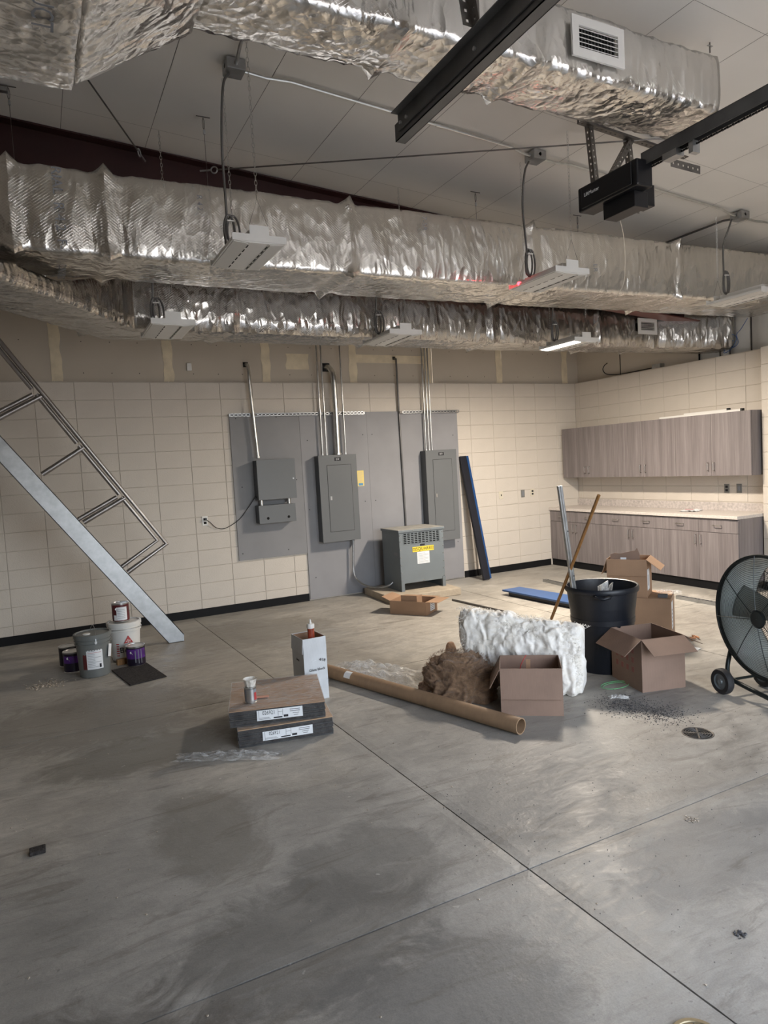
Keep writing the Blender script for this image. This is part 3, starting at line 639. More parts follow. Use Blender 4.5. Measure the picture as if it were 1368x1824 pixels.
# ------------------------------------------------------------------ hanging light fixtures
def chain_mesh(z0, z1, x, y, z_link=.034):
    mb = MB(); n = max(2, int((z1 - z0) / (z_link * .78)))
    for k in range(n):
        zc = z0 + (z1 - z0) * (k + .5) / n; hl, hw = z_link / 2, .0075
        P = []
        for a in range(10):
            t = 2 * PI * a / 10; u, w = math.cos(t) * hw, math.sin(t) * hl
            P.append((x + (u if k % 2 else 0), y + (0 if k % 2 else u), zc + w))
        mb.tube(P, .0016, 4, closed=True)
    return mb
def fixture(label, x, yc, z, lit=False, cable_to=None, chains=True, loops=True, tilt=0.0):
    t = thing('hanging_light', label, 'light fixture', (x, yc, z), group='high bay lights on chains', rotz=tilt)
    w, L = .33, .56; hy = L / 2
    # housing: two sloping wings with a flat centre, driver box above
    hs = MB()
    def wing(s):
        a = [(s * .055, 0), (s * .165, .012), (s * .165, .032), (s * .055, .055)]
        vs = [(px, yy, pz) for yy in (-hy, hy) for px, pz in a]
        hs.add(vs, [(0, 1, 2, 3), (7, 6, 5, 4)] + [(i, 4 + i, 4 + (i + 1) % 4, (i + 1) % 4) for i in range(4)])
    wing(-1); wing(1); hs.bb(-.055, .055, -hy, hy, .002, .055)
    hs.build('housing', M['white'], t)
    MB().bb(-.05, .05, -hy * .8, hy * .8, .055, .095).build('driver_box', M['white'], t, bevel=.003)
    for s in (-1, 1):
        vs = []
        for yy in (-hy + .015, hy - .015): vs += [(s * .068, yy, -.003), (s * .155, yy, .0075), (s * .155, yy, .011), (s * .068, yy, .002)]
        on = lit and s < 0
        MB().add(vs, [(0, 1, 2, 3), (7, 6, 5, 4)] + [(i, 4 + i, 4 + (i + 1) % 4, (i + 1) % 4) for i in range(4)]).build('lens', M['lens_on'] if on else M['lens'], t)
        sl = MB()
        for k in range(6): sl.box((s * .059, -hy * .75 + k * hy * .3, -.0005), (.006, .05, .003))
        sl.build('vent_slots', M['hole'], t)
        yy = s * (hy + .003)
        MB().box((0, yy, .03), (w + .006, .006, .042)).build('end_plate', M['white'], t)
        MB().box((0, yy, .075), (.12, .004, .06)).build('end_bracket', M['white'], t)
        # wire V and chain
        top = .26; MB().tube([(-.06, s * hy, .10), (0, s * hy, top), (.06, s * hy, .10)], .0014, 5).build('hanger_wire', M['dsteel'], t)
        if chains:
            zt = CZ(x) - z
            chain_mesh(top, zt, 0, s * hy).build('chain', M['emt'], t)
    if cable_to:
        c = Vector(cable_to) - Vector((x, yc, z))
        P = [c, c + Vector((-.05, .0, -.1)), c.lerp(Vector((-.06, .2, .3)), .5) + Vector((-.04, 0, 0)), Vector((-.07, .16, .3)), Vector((-.09, .15, .12)), Vector((-.04, .14, .1))]
        MB().tube(spline(P), .0085, 8).build('armoured_cable', M['cable'], t, smooth=True)
        if loops:
            lp = MB()
            for k in range(2):
                lp.tube([(-.06 + .03 * k + .035 * math.cos(a) * (1 + .2 * k), .15 + .01 * k, .2 + .11 * math.sin(a)) for a in [2 * PI * i / 18 for i in range(18)]], .008, 6, closed=True)
            lp.build('cable_loop', M['cable'], t, smooth=True)
            MB().box((-.05, .15, .27), (.05, .03, .008)).build('cable_tie', M['white'], t)
    if lit:
        li = bpy.data.lights.new('lamp_light', 'AREA'); li.shape = 'RECTANGLE'; li.size = .2; li.size_y = .5; li.energy = LAMP_W; li.color = (1, .88, .74); li.spread = PI
        lo = bpy.data.objects.new('lamp_light', li); COL.objects.link(lo); lo.parent = t; lo.location = (0, 0, -.02)
    return t
G1 = 'near'
fx1 = fixture('unlit white LED light hanging before the left part of the front duct', -6.45, -4.05, 3.10, cable_to=(-6.46, -3.98, CZ(-6.46) - .07))
fx2 = fixture('unlit white LED light with a red glow, hanging before the front duct', -4.0, -4.06, 3.10, cable_to=(-4.05, -3.95, CZ(-4.05) - .07))
fx3 = fixture('unlit white LED light hanging at the right edge before the front duct', -1.62, -4.08, 3.10, cable_to=(-1.6, -3.95, CZ(-1.6) - .07))
fx4 = fixture('unlit white LED light hanging at the left bend of the back duct', -6.72, -2.60, 2.90, cable_to=(-6.7, -2.7, 3.8))
fx5 = fixture('unlit white LED light hanging before the middle of the back duct', -4.66, -2.60, 2.90, cable_to=(-4.7, -2.7, 3.7))
fx6 = fixture('the one lit LED light, hanging before the right part of the back duct', -2.48, -2.60, 2.90, lit=True, cable_to=(-2.6, -2.7, 3.6))
MB().lathe([(.012, 0), (.016, .01), (.012, .03)], 12, (-.17, .16, .03), axis='X', close=True).build('indicator_lens', M['redled'], fx2)
rl = bpy.data.lights.new('indicator_light', 'POINT'); rl.energy = .12; rl.color = (1, .02, .03); rl.shadow_soft_size = .02
rlo = bpy.data.objects.new('indicator_light', rl); COL.objects.link(rlo); rlo.parent = fx2; rlo.location = (-.21, .24, .05)

# ------------------------------------------------------------------ rods, hangers, wires under the ceiling
def rod(label, p, q, r=.006, eye=True, m='dsteel'):
    t = thing('brace_rod', label, 'rod', (0, 0, 0)); p, q = Vector(p), Vector(q); d = (q - p).normalized()
    MB().tube([p, q], r, 8).build('rod', M[m], t)
    if eye:
        side = d.cross(Vector((0, 0, 1))).normalized(); e = q + d * .03
        MB().tube([e + (d * math.cos(a) + Vector((0, 0, 1)) * math.sin(a)) * .026 for a in [2 * PI * i / 16 for i in range(16)]], .006, 6, closed=True).build('eye_nut', M['galv'], t, smooth=True)
        MB().tube([e + d * .028, e + d * .12], .007, 8).build('threaded_end', M['galv'], t)
    return t
rod('thin brace cable sloping down from the trunk duct to the red beam, left', (-7.35, -3.6, CZ(-7.35) - .03), (-6.86, -2.72, CZ(-6.86) - .11))
rod('long brace rod crossing under the ceiling from the red beam to the opener bracket', (-3.1, -4.9, CZ(-3.1) - .06), (-6.25, -2.74, CZ(-6.25) - .13))
def hanger(label, x, y, zb):
    t = thing('hanger_wire', label, 'wire', (x, y, CZ(x)), group='duct hanger wires')
    MB().tube([(-.05, 0, -.012), (.05, 0, -.012)], .004, 6).build('toggle_bar', M['dsteel'], t)
    MB().tube([(.0 + .008 * math.cos(a), 0, -.06 + .04 * math.sin(a)) for a in [2 * PI * i / 12 for i in range(12)]], .002, 5, closed=True).build('wire_loop', M['dsteel'], t)
    MB().box((.001, 0, -.12), (.014, .01, .03)).build('clamp', M['galv'], t)
    MB().tube([(0, 0, -.01), (.0, 0, zb - CZ(x))], .0018, 5).build('wire', M['dsteel'], t)
hanger('duct hanger wire left of the first hanging light chains', -6.47, -3.26, 3.72)
hanger('duct hanger wire right of the long steel track end', -4.02, -3.16, 3.72)
hanger('duct hanger wire directly below the black door opener', -2.85, -3.2, 3.74)
hanger('pair of thin duct wires at the far left edge', -7.72, -3.02, 3.72)
tw = thing('sensor_wire', 'thin grey low-voltage wire drooping from the door opener to the front duct', 'wire', (0, 0, 0))
MB().tube(spline([(-4.2, -5.0, 3.56), (-4.08, -4.85, 3.5), (-3.62, -4.5, 3.35), (-3.1, -4.0, 3.2), (-2.95, -3.75, 3.12)]), .003, 6).build('wire', M['emt'], tw)
tc_ = thing('short_channel', 'short steel channel piece under the ceiling at the far left edge', 'channel', (0, 0, 0))
MB().bar((-8.1, -2.95, CZ(-8) - .03), (-7.72, -3.0, CZ(-7.8) - .03), .04, .04).build('channel', M['galv'], tc_)
tn = thing('ceiling_pin', 'small steel pin poking through the ceiling right of the upper duct register', 'pin', (-3.95, -5.52, CZ(-3.95)))
MB().tube([(0, 0, 0), (0, 0, -.06)], .004, 6).build('pin', M['dsteel'], tn); MB().box((0, 0, -.02), (.04, .01, .004)).build('washer', M['galv'], tn)

# ------------------------------------------------------------------ garage door hardware
def perforated(p, q, w, t_, up, name, par, m='dsteel', both=True):
    """slotted angle: two legs with holes as dark pierced discs"""
    p, q = Vector(p), Vector(q); d = (q - p).normalized(); L = (q - p).length
    u = Vector(up).normalized(); u = (u - d * u.dot(d)).normalized(); s = d.cross(u)
    def leg(a, b):   # strip with real square holes
        mb = MB(); n = max(2, int(L / .045)); st = L / n
        for k in range(n):
            z0 = k * st
            for (u0, u1, v0, v1) in ((0, w * .36, 0, st), (w * .64, w, 0, st), (w * .36, w * .64, 0, st * .35), (w * .36, w * .64, st * .68, st)):
                P = [p + a * uu + d * (z0 + vv) for uu, vv in ((u0, v0), (u1, v0), (u1, v1), (u0, v1))]
                mb.sheet(P, t_, b)
        return mb
    o = leg(u, s)
    if both:
        o2 = leg(s, u); off = len(o.v); o.v += o2.v; o.f += [tuple(i + off for i in f) for f in o2.f]; o.mi += o2.mi
    return o.build(name, M[m], par)
tk = thing('door_track', 'dark steel overhead door track ending in mid air below the upper duct', 'track', (0, 0, 0))
tb = MB(); y0, y1 = -8.9, -5.22; xk = -5.95; zk = 3.42
tb.bb(xk - .028, xk - .024, y0, y1, zk - .04, zk + .045); tb.bb(xk - .028, xk + .02, y0, y1, zk + .041, zk + .045); tb.bb(xk - .028, xk + .028, y0, y1, zk - .04, zk - .036); tb.bb(xk + .024, xk + .028, y0, y1, zk - .04, zk - .01)
tb.build('track_channel', M['blacksteel'], tk)
ta = MB(); ta.bb(xk - .036, xk - .031, y0, y1 - .05, zk - .01, zk + .075); ta.bb(xk - .075, xk - .031, y0, y1 - .05, zk + .071, zk + .075); ta.build('track_angle', M['blacksteel'], tk)
bo = MB()
for yy in (-5.3, -5.36, -5.95, -6.5): bo.lathe([(.009, -.044), (.009, -.036)], 8, (xk, yy, zk + .02), axis='X', close=True)
bo.build('track_bolts', M['tin'], tk)
hb = thing('track_hanger', 'perforated dark steel angle hanging from the ceiling to the door track', 'bracket', (0, 0, 0))
perforated((xk - .03, -5.93, zk + .02), (xk - .03, -5.93, CZ(xk) - .02), .038, .003, (0, -1, 0), 'hanger_angle', hb)
perforated((xk - .035, -5.80, CZ(xk) - .03), (xk - .035, -5.94, 3.53), .05, .003, (0, -1, .2), 'gusset_angle', hb)
op = thing('door_opener', 'black garage door opener motor hanging from a perforated bracket at upper right', 'door opener', (0, 0, 0))
xo = -4.17
MB().bb(xo - .11, xo + .03, -5.24, -4.72, 3.385, 3.55).build('motor_housing', M['black'], op, bevel=.012)
MB().bb(xo - .12, xo - .105, -5.20, -4.76, 3.40, 3.54).build('side_cover', M['black'], op, bevel=.006)
MB().bb(xo - .06, xo + .06, -5.17, -4.9, 3.285, 3.385).build('control_box', M['black'], op, bevel=.004)
MB().bb(xo + .04, xo + .26, -5.05, -4.95, 3.36, 3.50).build('rear_plate', M['black'], op, bevel=.004)
text('LiftMaster', .034, (xo - .1215, -4.86, 3.48), (PI / 2, 0, -PI / 2), M['paper'], op)
rl_ = MB(); rl_.bb(xo - .028, xo - .024, -8.9, -5.2, 3.52, 3.60); rl_.bb(xo + .024, xo + .028, -8.9, -5.2, 3.52, 3.60); rl_.bb(xo - .028, xo + .028, -8.9, -5.2, 3.596, 3.60)
rl_.build('rail', M['blacksteel'], op)
ch = MB()
for k in range(200): ch.box((xo + .012, -8.6 + k * .017, 3.505), (.006 if k % 2 else .010, .013, .010))
tag(ch.build('drive_chain', M['black'], op), kind='stuff')
MB().box((xo, -5.42, 3.5), (.07, .10, .04)).build('trolley', M['galv'], op); MB().box((xo + .01, -5.56, 3.49), (.06, .03, .07)).build('trolley_latch', M['galv'], op)
zc_ = CZ(-3.6)
ob = thing('opener_bracket', 'perforated dark steel bracket frame holding the black door opener to the ceiling', 'bracket', (0, 0, 0))
perforated((-4.10, -4.55, CZ(-4.1) - .07), (-3.0, -4.55, CZ(-3.0) - .07), .05, .003, (0, 0, 1), 'cross_angle', ob)
perforated((-4.0, -4.62, 3.52), (-4.0, -4.56, CZ(-4) - .03), .042, .003, (1, 0, 0), 'upright_angle', ob)
perforated((-3.62, -4.62, 3.50), (-3.62, -4.56, CZ(-3.62) - .03), .042, .003, (1, 0, 0), 'upright_angle', ob)
perforated((-3.98, -4.64, 3.60), (-3.60, -4.58, CZ(-3.6) - .05), .042, .003, (1, 0, -.5), 'brace_angle', ob)
perforated((-4.05, -5.3, 3.50), (-3.78, -5.3, 3.49), .05, .003, (0, 0, 1), 'rail_angle', ob, both=False)

# ------------------------------------------------------------------ electrical wall
bd = thing('backing_board', 'grey painted plywood sheets behind the electrical panels', 'board', (0, 0, 0))
MB().bb(-5.60, -4.695, -.020, -.003, .635, 2.455).build('plywood_sheet', M['ply2'], bd)
MB().bb(-4.692, -3.732, -.020, -.003, .02, 2.455).build('plywood_sheet', M['ply'], bd)
MB().bb(-3.730, -2.275, -.020, -.003, .02, 2.455).build('plywood_sheet', M['ply'], bd)
ss = MB()
for x, z in [(-5.52, 2.40), (-5.0, 2.41), (-5.55, .72), (-4.95, .71), (-5.5, 1.55), (-4.78, 1.6), (-4.6, 2.1), (-4.63, 1.2), (-3.82, 1.25), (-3.66, 1.25), (-3.8, 2.15), (-3.66, 2.15), (-2.36, 2.1), (-2.36, .55), (-4.6, .3)]:
    ss.lathe([(.007, -.002), (.0005, -.003)], 8, (x, -.0202, z), axis='Y')
tag(ss.build('screw_heads', M['ink'], bd), kind='stuff')
def strut(label, x0, x1, z):
    t = thing('strut_channel', label, 'strut channel', (0, 0, 0)); mb = MB()
    n = int((x1 - x0) / .05)
    mb.bb(x0, x1, -.060, -.0205, z - .020, z - .017); mb.bb(x0, x1, -.060, -.0205, z + .017, z + .020)
    for k in range(n + 1):
        xa = x0 + (x1 - x0) * k / n; mb.bb(xa - .009, xa + .009, -.060, -.057, z - .017, z + .017)
    mb.bb(x0, x1, -.060, -.057, z - .017, z - .009); mb.bb(x0, x1, -.060, -.057, z + .009, z + .017)
    mb.build('slotted_channel', M['galv'], t)
    return t
strut('long slotted steel strut across the top left of the grey boards', -5.60, -3.78, 2.44); strut('short slotted steel strut across the top right of the grey boards', -3.185, -2.265, 2.44)
def panel(name, label, x0, x1, z0, z1, d, door=True, latchx=.12):
    t = thing(name, label, 'electrical panel', ((x0 + x1) / 2, -.0205, z0)); w = x1 - x0; h = z1 - z0
    MB().bb(-w / 2, w / 2, -d + .004, 0, 0, h).build('enclosure', M['grey2'], t, bevel=.003)
    MB().bb(-w / 2 - .004, w / 2 + .004, -d - .003, -d + .004, -.004, h + .004).build('trim_cover', M['grey'], t, bevel=.002)
    if door:
        a = .11; MB().bb(-w / 2 + a, w / 2 - a * .75, -d - .0065, -d - .003, .13, h - .13).build('panel_door', M['grey'], t, bevel=.0015)
        mb = MB(); mb.bb(-w / 2 + a - .004, w / 2 - a * .75 + .004, -d - .0035, -d - .003, .126, h - .126); mb.build('door_gap', M['hole'], t)
        MB().bb(-w / 2 + a + .02, -w / 2 + a + .045, -d - .011, -d - .006, h * .5 - .02, h * .5 + .03).build('latch', M['tin'], t)
        MB().bb(-.045, .045, -d - .005, -d - .003, h - .075, h - .030).build('maker_plate', M['ink'], t)
        text('D', .03, (.012, -d - .0055, h - .052), (PI / 2, 0, 0), M['paper'], t); text('[]', .026, (-.016, -d - .0055, h - .052), (PI / 2, 0, 0), M['paper'], t)
    return t
panel('breaker_panel', 'tall dark grey breaker panel left of the yellow notice with a fat conduit on top', -4.52, -3.99, .765, 1.89, .15)
panel('breaker_panel', 'tall lighter grey breaker panel on the right above the transformer', -2.92, -2.42, .615, 1.89, .15)
cb_ = thing('control_cabinet', 'square grey control cabinet at the left of the grey boards', 'electrical cabinet', (-5.09, -.0205, 1.38))
MB().bb(-.255, .235, -.165, 0, 0, .49).build('enclosure', M['grey2'], cb_, bevel=.003)
MB().bb(-.258, .240, -.172, -.165, -.003, .494).build('cabinet_door', M['grey'], cb_, bevel=.002)
MB().lathe([(.009, -.178), (.009, -.172)], 14, (.205, 0, .245), axis='Y', close=True).build('lock', M['tin'], cb_, smooth='auto')
lb_ = thing('wire_trough', 'low grey wiring trough hung below the square control cabinet', 'electrical box', (-5.10, -.0205, 1.085))
MB().bb(-.25, .225, -.15, 0, 0, .222).build('enclosure', M['grey2'], lb_, bevel=.003)
MB().bb(-.252, .228, -.156, -.15, -.002, .224).build('cover', M['grey'], lb_, bevel=.002)
for sx in (-.14, .13):
    MB().lathe([(.017, -.158), (.017, -.1565)], 16, (sx, 0, .06), axis='Y', close=True).build('knockout_plug', M['hole'], lb_)
for sx in (-.19, .17):
    MB().tube([(sx, -.08, .22), (sx, -.08, .296)], .022, 14).build('nipple', M['emt'], lb_, smooth='auto')
def wallpipe(label, pts, r, boot=True, lock=None):
    t = thing('riser_conduit', label, 'conduit', (0, 0, 0))
    MB().tube(pts, r, 14).build('conduit_tube', M['emt' if 'dark' not in label else 'cable'], t, smooth='auto')
    if boot: MB().bb(pts[0][0] - r * 1.5, pts[0][0] + r * 1.5, .02, .034, pts[0][2] - r * 1.5, pts[0][2] + r * 1.5).build('wall_hole', M['hole'], t)
    if lock: MB().tube([(pts[-1][0], pts[-1][1], pts[-1][2]), (pts[-1][0], pts[-1][1], pts[-1][2] + .025)], r * 1.3, 12).build('connector', M['emt'], t)
    c = min(pts, key=lambda p: abs(p[2] - 2.44))
    MB().box((pts[-1][0], -.062, 2.44), (r * 2.8, .012, .03)).build('strut_clamp', M['dsteel'], t)
    return t
wallpipe('steel conduit curving into the wall above the square control cabinet', spline([(-5.335, .03, 3.07), (-5.335, -.05, 3.05), (-5.335, -.09, 2.95), (-5.33, -.09, 2.7), (-5.29, -.09, 1.9)], 6), .020, lock=1)
wallpipe('fattest steel conduit, curving into the wall above the left breaker panel', spline([(-4.26, .03, 3.05), (-4.24, -.05, 3.03), (-4.215, -.10, 2.92), (-4.21, -.10, 2.6), (-4.21, -.10, 1.89)], 6), .036, lock=1)
for x, l in ((-4.42, 'leftmost of the thin conduits rising from the left breaker panel'), (-4.36, 'second thin conduit rising from the left breaker panel'), (-4.09, 'thin conduit right of the fat one on the left breaker panel')):
    wallpipe(l, [(x, -.075, 3.75), (x, -.075, 1.89)], .011, boot=False, lock=1)
for x, l in ((-2.85, 'left one of three thin conduits above the right breaker panel'), (-2.80, 'middle one of three thin conduits above the right breaker panel'), (-2.755, 'right one of three thin conduits above the right breaker panel')):
    wallpipe(l, [(x, -.075, 3.75), (x, -.075, 1.89)], .011, boot=False, lock=1)
wallpipe('dark threaded conduit from the wall down to the transformer', [(-3.234, .03, 3.19), (-3.234, -.035, 3.17), (-3.232, -.035, 2.4), (-3.22, -.035, .9), (-3.22, -.035, .6)], .013)
yn = thing('notice', 'yellow paper notice beside the left breaker panel', 'notice', (-3.87, -.0205, 1.46))
MB().bb(-.05, .05, -.002, 0, 0, .21).build('notice_sheet', M['yellow2'], yn)
MB().bb(-.032, .032, -.003, -.002, .008, .04).build('blue_block', M['bluelab'], yn)
pr = MB()
for k in range(9): pr.bb(-.038, .038 - random.uniform(0, .03), -.003, -.002, .06 + k * .015, .063 + k * .015)
pr.build('printed_lines', M['mortar'], yn)
# receptacle + plug + cord at left, switches at right
def plate(label, x, z, kind, m, y=-.0015, name='outlet', facex=False):
    t = thing(name, label, 'outlet' if kind != 'switch' else 'switch', (x, y, z) if not facex else (y, x, z), rotz=(-PI / 2 if facex else 0))
    MB().bb(-.035, .035, -.006, 0, -.057, .057).build('cover_plate', M[m], t, bevel=.002)
    if kind == 'switch': MB().bb(-.005, .005, -.016, -.006, -.012, .012).build('toggle', M['ink'], t)
    elif kind == 'duplex':
        for dz in (-.022, .022): MB().bb(-.017, .017, -.009, -.006, dz - .014, dz + .014).build('receptacle', M['hole'] if m == 'white' else M['ink'], t, bevel=.003)
    else: MB().bb(-.017, .017, -.009, -.006, -.033, .033).build('receptacle', M['inkgrey'], t)
    return t
ol = plate('white outlet with a black plug in the block wall left of the boards', -5.983, 1.17, 'duplex', 'white')
plate('single-hole ivory switch plate, leftmost of three right of the blue steel', -1.54, 1.171, 'switch', 'switch', name='switch_plate')
plate('dark steel outlet, middle one of three right of the blue steel', -1.127, 1.168, 'gfci', 'switchg')
plate('ivory outlet nearest the corner and the cabinets', -.941, 1.172, 'duplex', 'switch')
plate('left dark outlet between upper and lower cabinets', -2.662, 1.187, 'duplex', 'switchg', facex=True)
plate('right dark outlet between upper and lower cabinets', -2.832, 1.188, 'gfci', 'switchg', facex=True)
sb = thing('wall_sensor', 'small white box on the drywall above the blocks', 'sensor', (-6.03, .034, 3.03))
MB().bb(-.028, .028, -.03, 0, -.045, .045).build('sensor_body', M['white'], sb, bevel=.004)
pc = thing('power_cord', 'black plugged cord drooping from the outlet to the control cabinet', 'cord', (0, 0, 0))
MB().tube(spline([(-5.975, -.03, 1.185), (-5.93, -.035, 1.15), (-5.853, -.02, 1.075), (-5.736, -.02, 1.062), (-5.567, -.03, 1.154), (-5.451, -.04, 1.285), (-5.36, -.08, 1.415)]), .0045, 6).build('cord', M['cordb'], pc, smooth=True)
MB().box((-5.98, -.028, 1.192), (.028, .036, .03)).build('plug', M['black'], pc, bevel=.005)
MB().tube([(-5.36, -.09, 1.415), (-5.345, -.09, 1.42)], .014, 10).build('grommet', M['black'], pc)

# transformer on its pad
pad = thing('concrete_pad', 'low concrete pad under the grey transformer', 'concrete pad', (0, 0, 0))
pm = MB(); pm.sheet([(-3.93, -.10, 0), (-4.03, -.86, 0), (-2.98, -1.02, 0), (-2.86, -.10, 0)][::-1] if False else [(-3.95, -.10, 0), (-3.99, -.98, 0), (-3.0, -1.03, 0), (-2.93, -.10, 0)], .09, (0, 0, 1)); pm.build('pad', M['slabc'], pad, bevel=.006)
tx = thing('transformer', 'grey floor transformer with louvres and a yellow label on a concrete pad', 'transformer', (-3.715, -.735, .09), -.025)
tw_, td, th_ = .655, .50, .79
MB().bb(0, .03, 0, td, 0, th_ - .03).build('side_panel', M['tx'], tx); MB().bb(tw_ - .03, tw_, 0, td, 0, th_ - .03).build('side_panel', M['tx'], tx)
MB().bb(0, .045, -.012, .03, 0, .13).build('foot', M['tx'], tx); MB().bb(tw_ - .045, tw_, -.012, .03, 0, .13).build('foot', M['tx'], tx)
MB().bb(.002, tw_ - .002, -.006, 0.002, .10, th_ - .20).build('front_cover', M['tx'], tx, bevel=.002)
# louvred band with real slots
lv = MB(); zb, zt = th_ - .20, th_ - .05; lv.bb(.002, .06, -.006, .002, zb, zt + .02); lv.bb(tw_ - .06, tw_ - .002, -.006, .002, zb, zt + .02); lv.bb(.06, tw_ - .06, -.006, .002, zb, zb + .01); lv.bb(.06, tw_ - .06, -.006, .002, zt, zt + .02)
cw = (tw_ - .12) / 10
for c in range(11): lv.bb(.06 + cw * c - .007, .06 + cw * c + .007, -.006, .002, zb, zt)
for r in range(6): lv.bb(.06, tw_ - .06, -.008, .001, zb + .01 + (zt - zb - .01) * r / 6, zb + .01 + (zt - zb - .01) * (r + .38) / 6)
lv.build('louver_band', M['tx'], tx)
MB().bb(.03, tw_ - .03, .02, td - .02, .16, th_ - .03).build('core', M['hole'], tx)
MB().bb(0, tw_, td - .01, td, .1, th_ - .03).build('rear_cover', M['tx'], tx)
MB().bb(-.012, tw_ + .012, -.02, td + .012, th_ - .03, th_).build('lid', [M['tx']], tx, bevel=.003)
MB().bb(-.010, tw_ + .010, -.018, td + .010, th_, th_ + .0015).build('lid_top', M['txtop'], tx)
sc_ = MB()
for z in (.14, .24, .34, .44, .54, .64, .72):
    for xx_ in (.014, tw_ - .014): sc_.lathe([(.008, -.006), (.004, -.011), (.0005, -.011)], 8, (xx_, 0, z), axis='Y')
for xx_ in (.2, .46): sc_.lathe([(.008, -.020), (.004, -.025), (.0005, -.025)], 8, (xx_, 0, th_ - .014), axis='Y')
sc_.lathe([(.008, -.006), (.004, -.011), (.0005, -.011)], 8, (.33, 0, .12), axis='Y')
sc_.build('cover_screws', M['tin'], tx)
MB().bb(.185, .50, -.009, -.006, .495, .560).build('yellow_label', M['yellow'], tx)
text('SQUARE', .058, (.343, -.0092, .5275), (PI / 2, 0, 0), M['ink'], tx)
for xx_ in (.212, .473):
    mb = MB()
    for (a0, a1, b0, b1) in ((-.016, .016, .016, .02), (-.016, .016, -.02, -.016), (-.02, -.016, -.02, .02), (.016, .02, -.02, .02)): mb.bb(xx_ + a0, xx_ + a1, -.0098, -.009, .5275 + b0, .5275 + b1)
    mb.build('maker_emblem', M['ink'], tx); text('D', .03, (xx_, -.0092, .5275), (PI / 2, 0, 0), M['ink'], tx)
MB().bb(.30, .37, -.008, -.006, .567, .590).build('name_plate', M['ink'], tx)
MB().bb(.25, .43, -.008, -.006, .335, .490).build('rating_label', M['paper'], tx)
pr = MB()
for k in range(9): pr.bb(.262, .418 - (.05 if k % 3 == 2 else 0), -.0088, -.008, .348 + k * .015, .351 + k * .015)
pr.build('printed_lines', M['inkgrey'], tx)
MB().bb(-.0025, -.0005, .06, .16, .46, .50).build('side_label', M['inkgrey'], tx)
fxc = thing('flex_conduit', 'grey flexible conduit curving from the left breaker panel down to the transformer', 'conduit', (0, 0, 0))
fc = spline([(-4.07, -.10, .765), (-4.08, -.10, .55), (-4.09, -.10, .36), (-4.08, -.14, .24), (-4.0, -.26, .15), (-3.88, -.42, .125), (-3.78, -.50, .15), (-3.72, -.52, .19)], 10)
MB().tube(fc, [.013 + .0012 * (i % 2) for i in range(len(fc))], 10).build('flex_tube', M['galv'], fxc, smooth=True)

# ------------------------------------------------------------------ cabinets on the right wall
def handle(par, c, L, vert=True, out=(-1, 0, 0)):
    c = Vector(c); o = Vector(out); d = Vector((0, 0, 1)) if vert else Vector((0, 1, 0)); h = L / 2
    MB().tube(spline([c - d * h, c - d * h + o * .025, c - d * (h - .012) + o * .03, c + d * (h - .012) + o * .03, c + d * h + o * .025, c + d * h], 4), .0042, 8).build('handle', M['nickel'], par, smooth=True)
def zone(lbls, k): return lbls[k]
ub = [-.045, -1.115, -2.18, -3.235]
names = ['corner', 'middle', 'near']
lab_u = ['wall-hung grey wood cabinet with two doors, in the corner', 'wall-hung grey wood cabinet with two doors, middle of the upper row', 'wall-hung grey wood cabinet with two doors, beside the pilaster']
lab_b = ['grey wood base cabinet with two drawers and doors, in the corner behind the pole', 'grey wood base cabinet with two drawers and doors, middle of the lower row', 'grey wood base cabinet with two drawers and doors, behind the fan']
for k in range(3):
    a, b = ub[k], ub[k + 1]
    t = thing('wall_cabinet', lab_u[k], 'cabinet', (-.003, a, 1.365), group=None)
    w = a - b
    MB().bb(-.318, 0, -w, 0, 0, .76).build('carcass', M['cab'], t)
    for s in (0, 1):
        y0, y1 = -w * s / 2 - .0015, -w * (s + 1) / 2 + .0015
        d = MB().bb(-.019, 0, (y1 - y0) , 0, 0, .76).build('cabinet_door', M['cab'], t, loc=(-.32, y0, 0), bevel=.001)
        handle(d, (-.019, -(w / 2 - .003) + .04 if s == 0 else -.04, .115), .096)
bbn = [-.0, -1.115, -2.18, -3.24]
bbn[0] = -.002
for k in range(3):
    a, b = bbn[k], bbn[k + 1]; w = a - b
    t = thing('base_cabinet', lab_b[k], 'cabinet', (-.003, a, 0))
    MB().bb(-.583, 0, -w, 0, .1, .868).build('carcass', M['cab'], t)
    for s in (0, 1):
        y0, y1 = -w * s / 2 - .0015, -w * (s + 1) / 2 + .0015; ww = y0 - y1
        d = MB().bb(-.019, 0, -ww, 0, 0, .592).build('cabinet_door', M['cab'], t, loc=(-.585, y0, .105), bevel=.001)
        handle(d, (-.019, -ww + .035 if s == 0 else -.035, .50), .11)
        dr = MB().bb(-.019, 0, -ww, 0, 0, .158).build('drawer', M['cab'], t, loc=(-.585, y0, .702), bevel=.001)
        handle(dr, (-.019, -ww / 2, .085), .10, vert=False)
    MB().bb(-.53, -.50, -w, 0, 0, .1).build('toe_kick', M['base'], t)
    MB().bb(-.5865, -.583, -w, 0, .0, .1).build('rubber_base', M['base'], t)
ctp = thing('countertop', 'pale speckled countertop with backsplash over the base cabinets', 'countertop', (0, 0, 0))
MB().bb(-.632, -.003, -3.25, -.002, .87, .908).build('counter_slab', M['counter'], ctp, bevel=.004)
MB().bb(-.022, -.003, -3.25, -.002, .908, 1.01).build('backsplash', M['splash'], ctp, bevel=.002)
pp = thing('paper_sheet', 'creased paper sheet with red print lying on the countertop', 'paper', (-.25, -2.32, .909), .4)
mb = MB(); vs = []
for j in range(9):
    for i in range(9): vs.append((i * .035 - .14, j * .028 - .11, .004 + .02 * abs(noise.noise(Vector((i * .5, j * .5, 2))))))
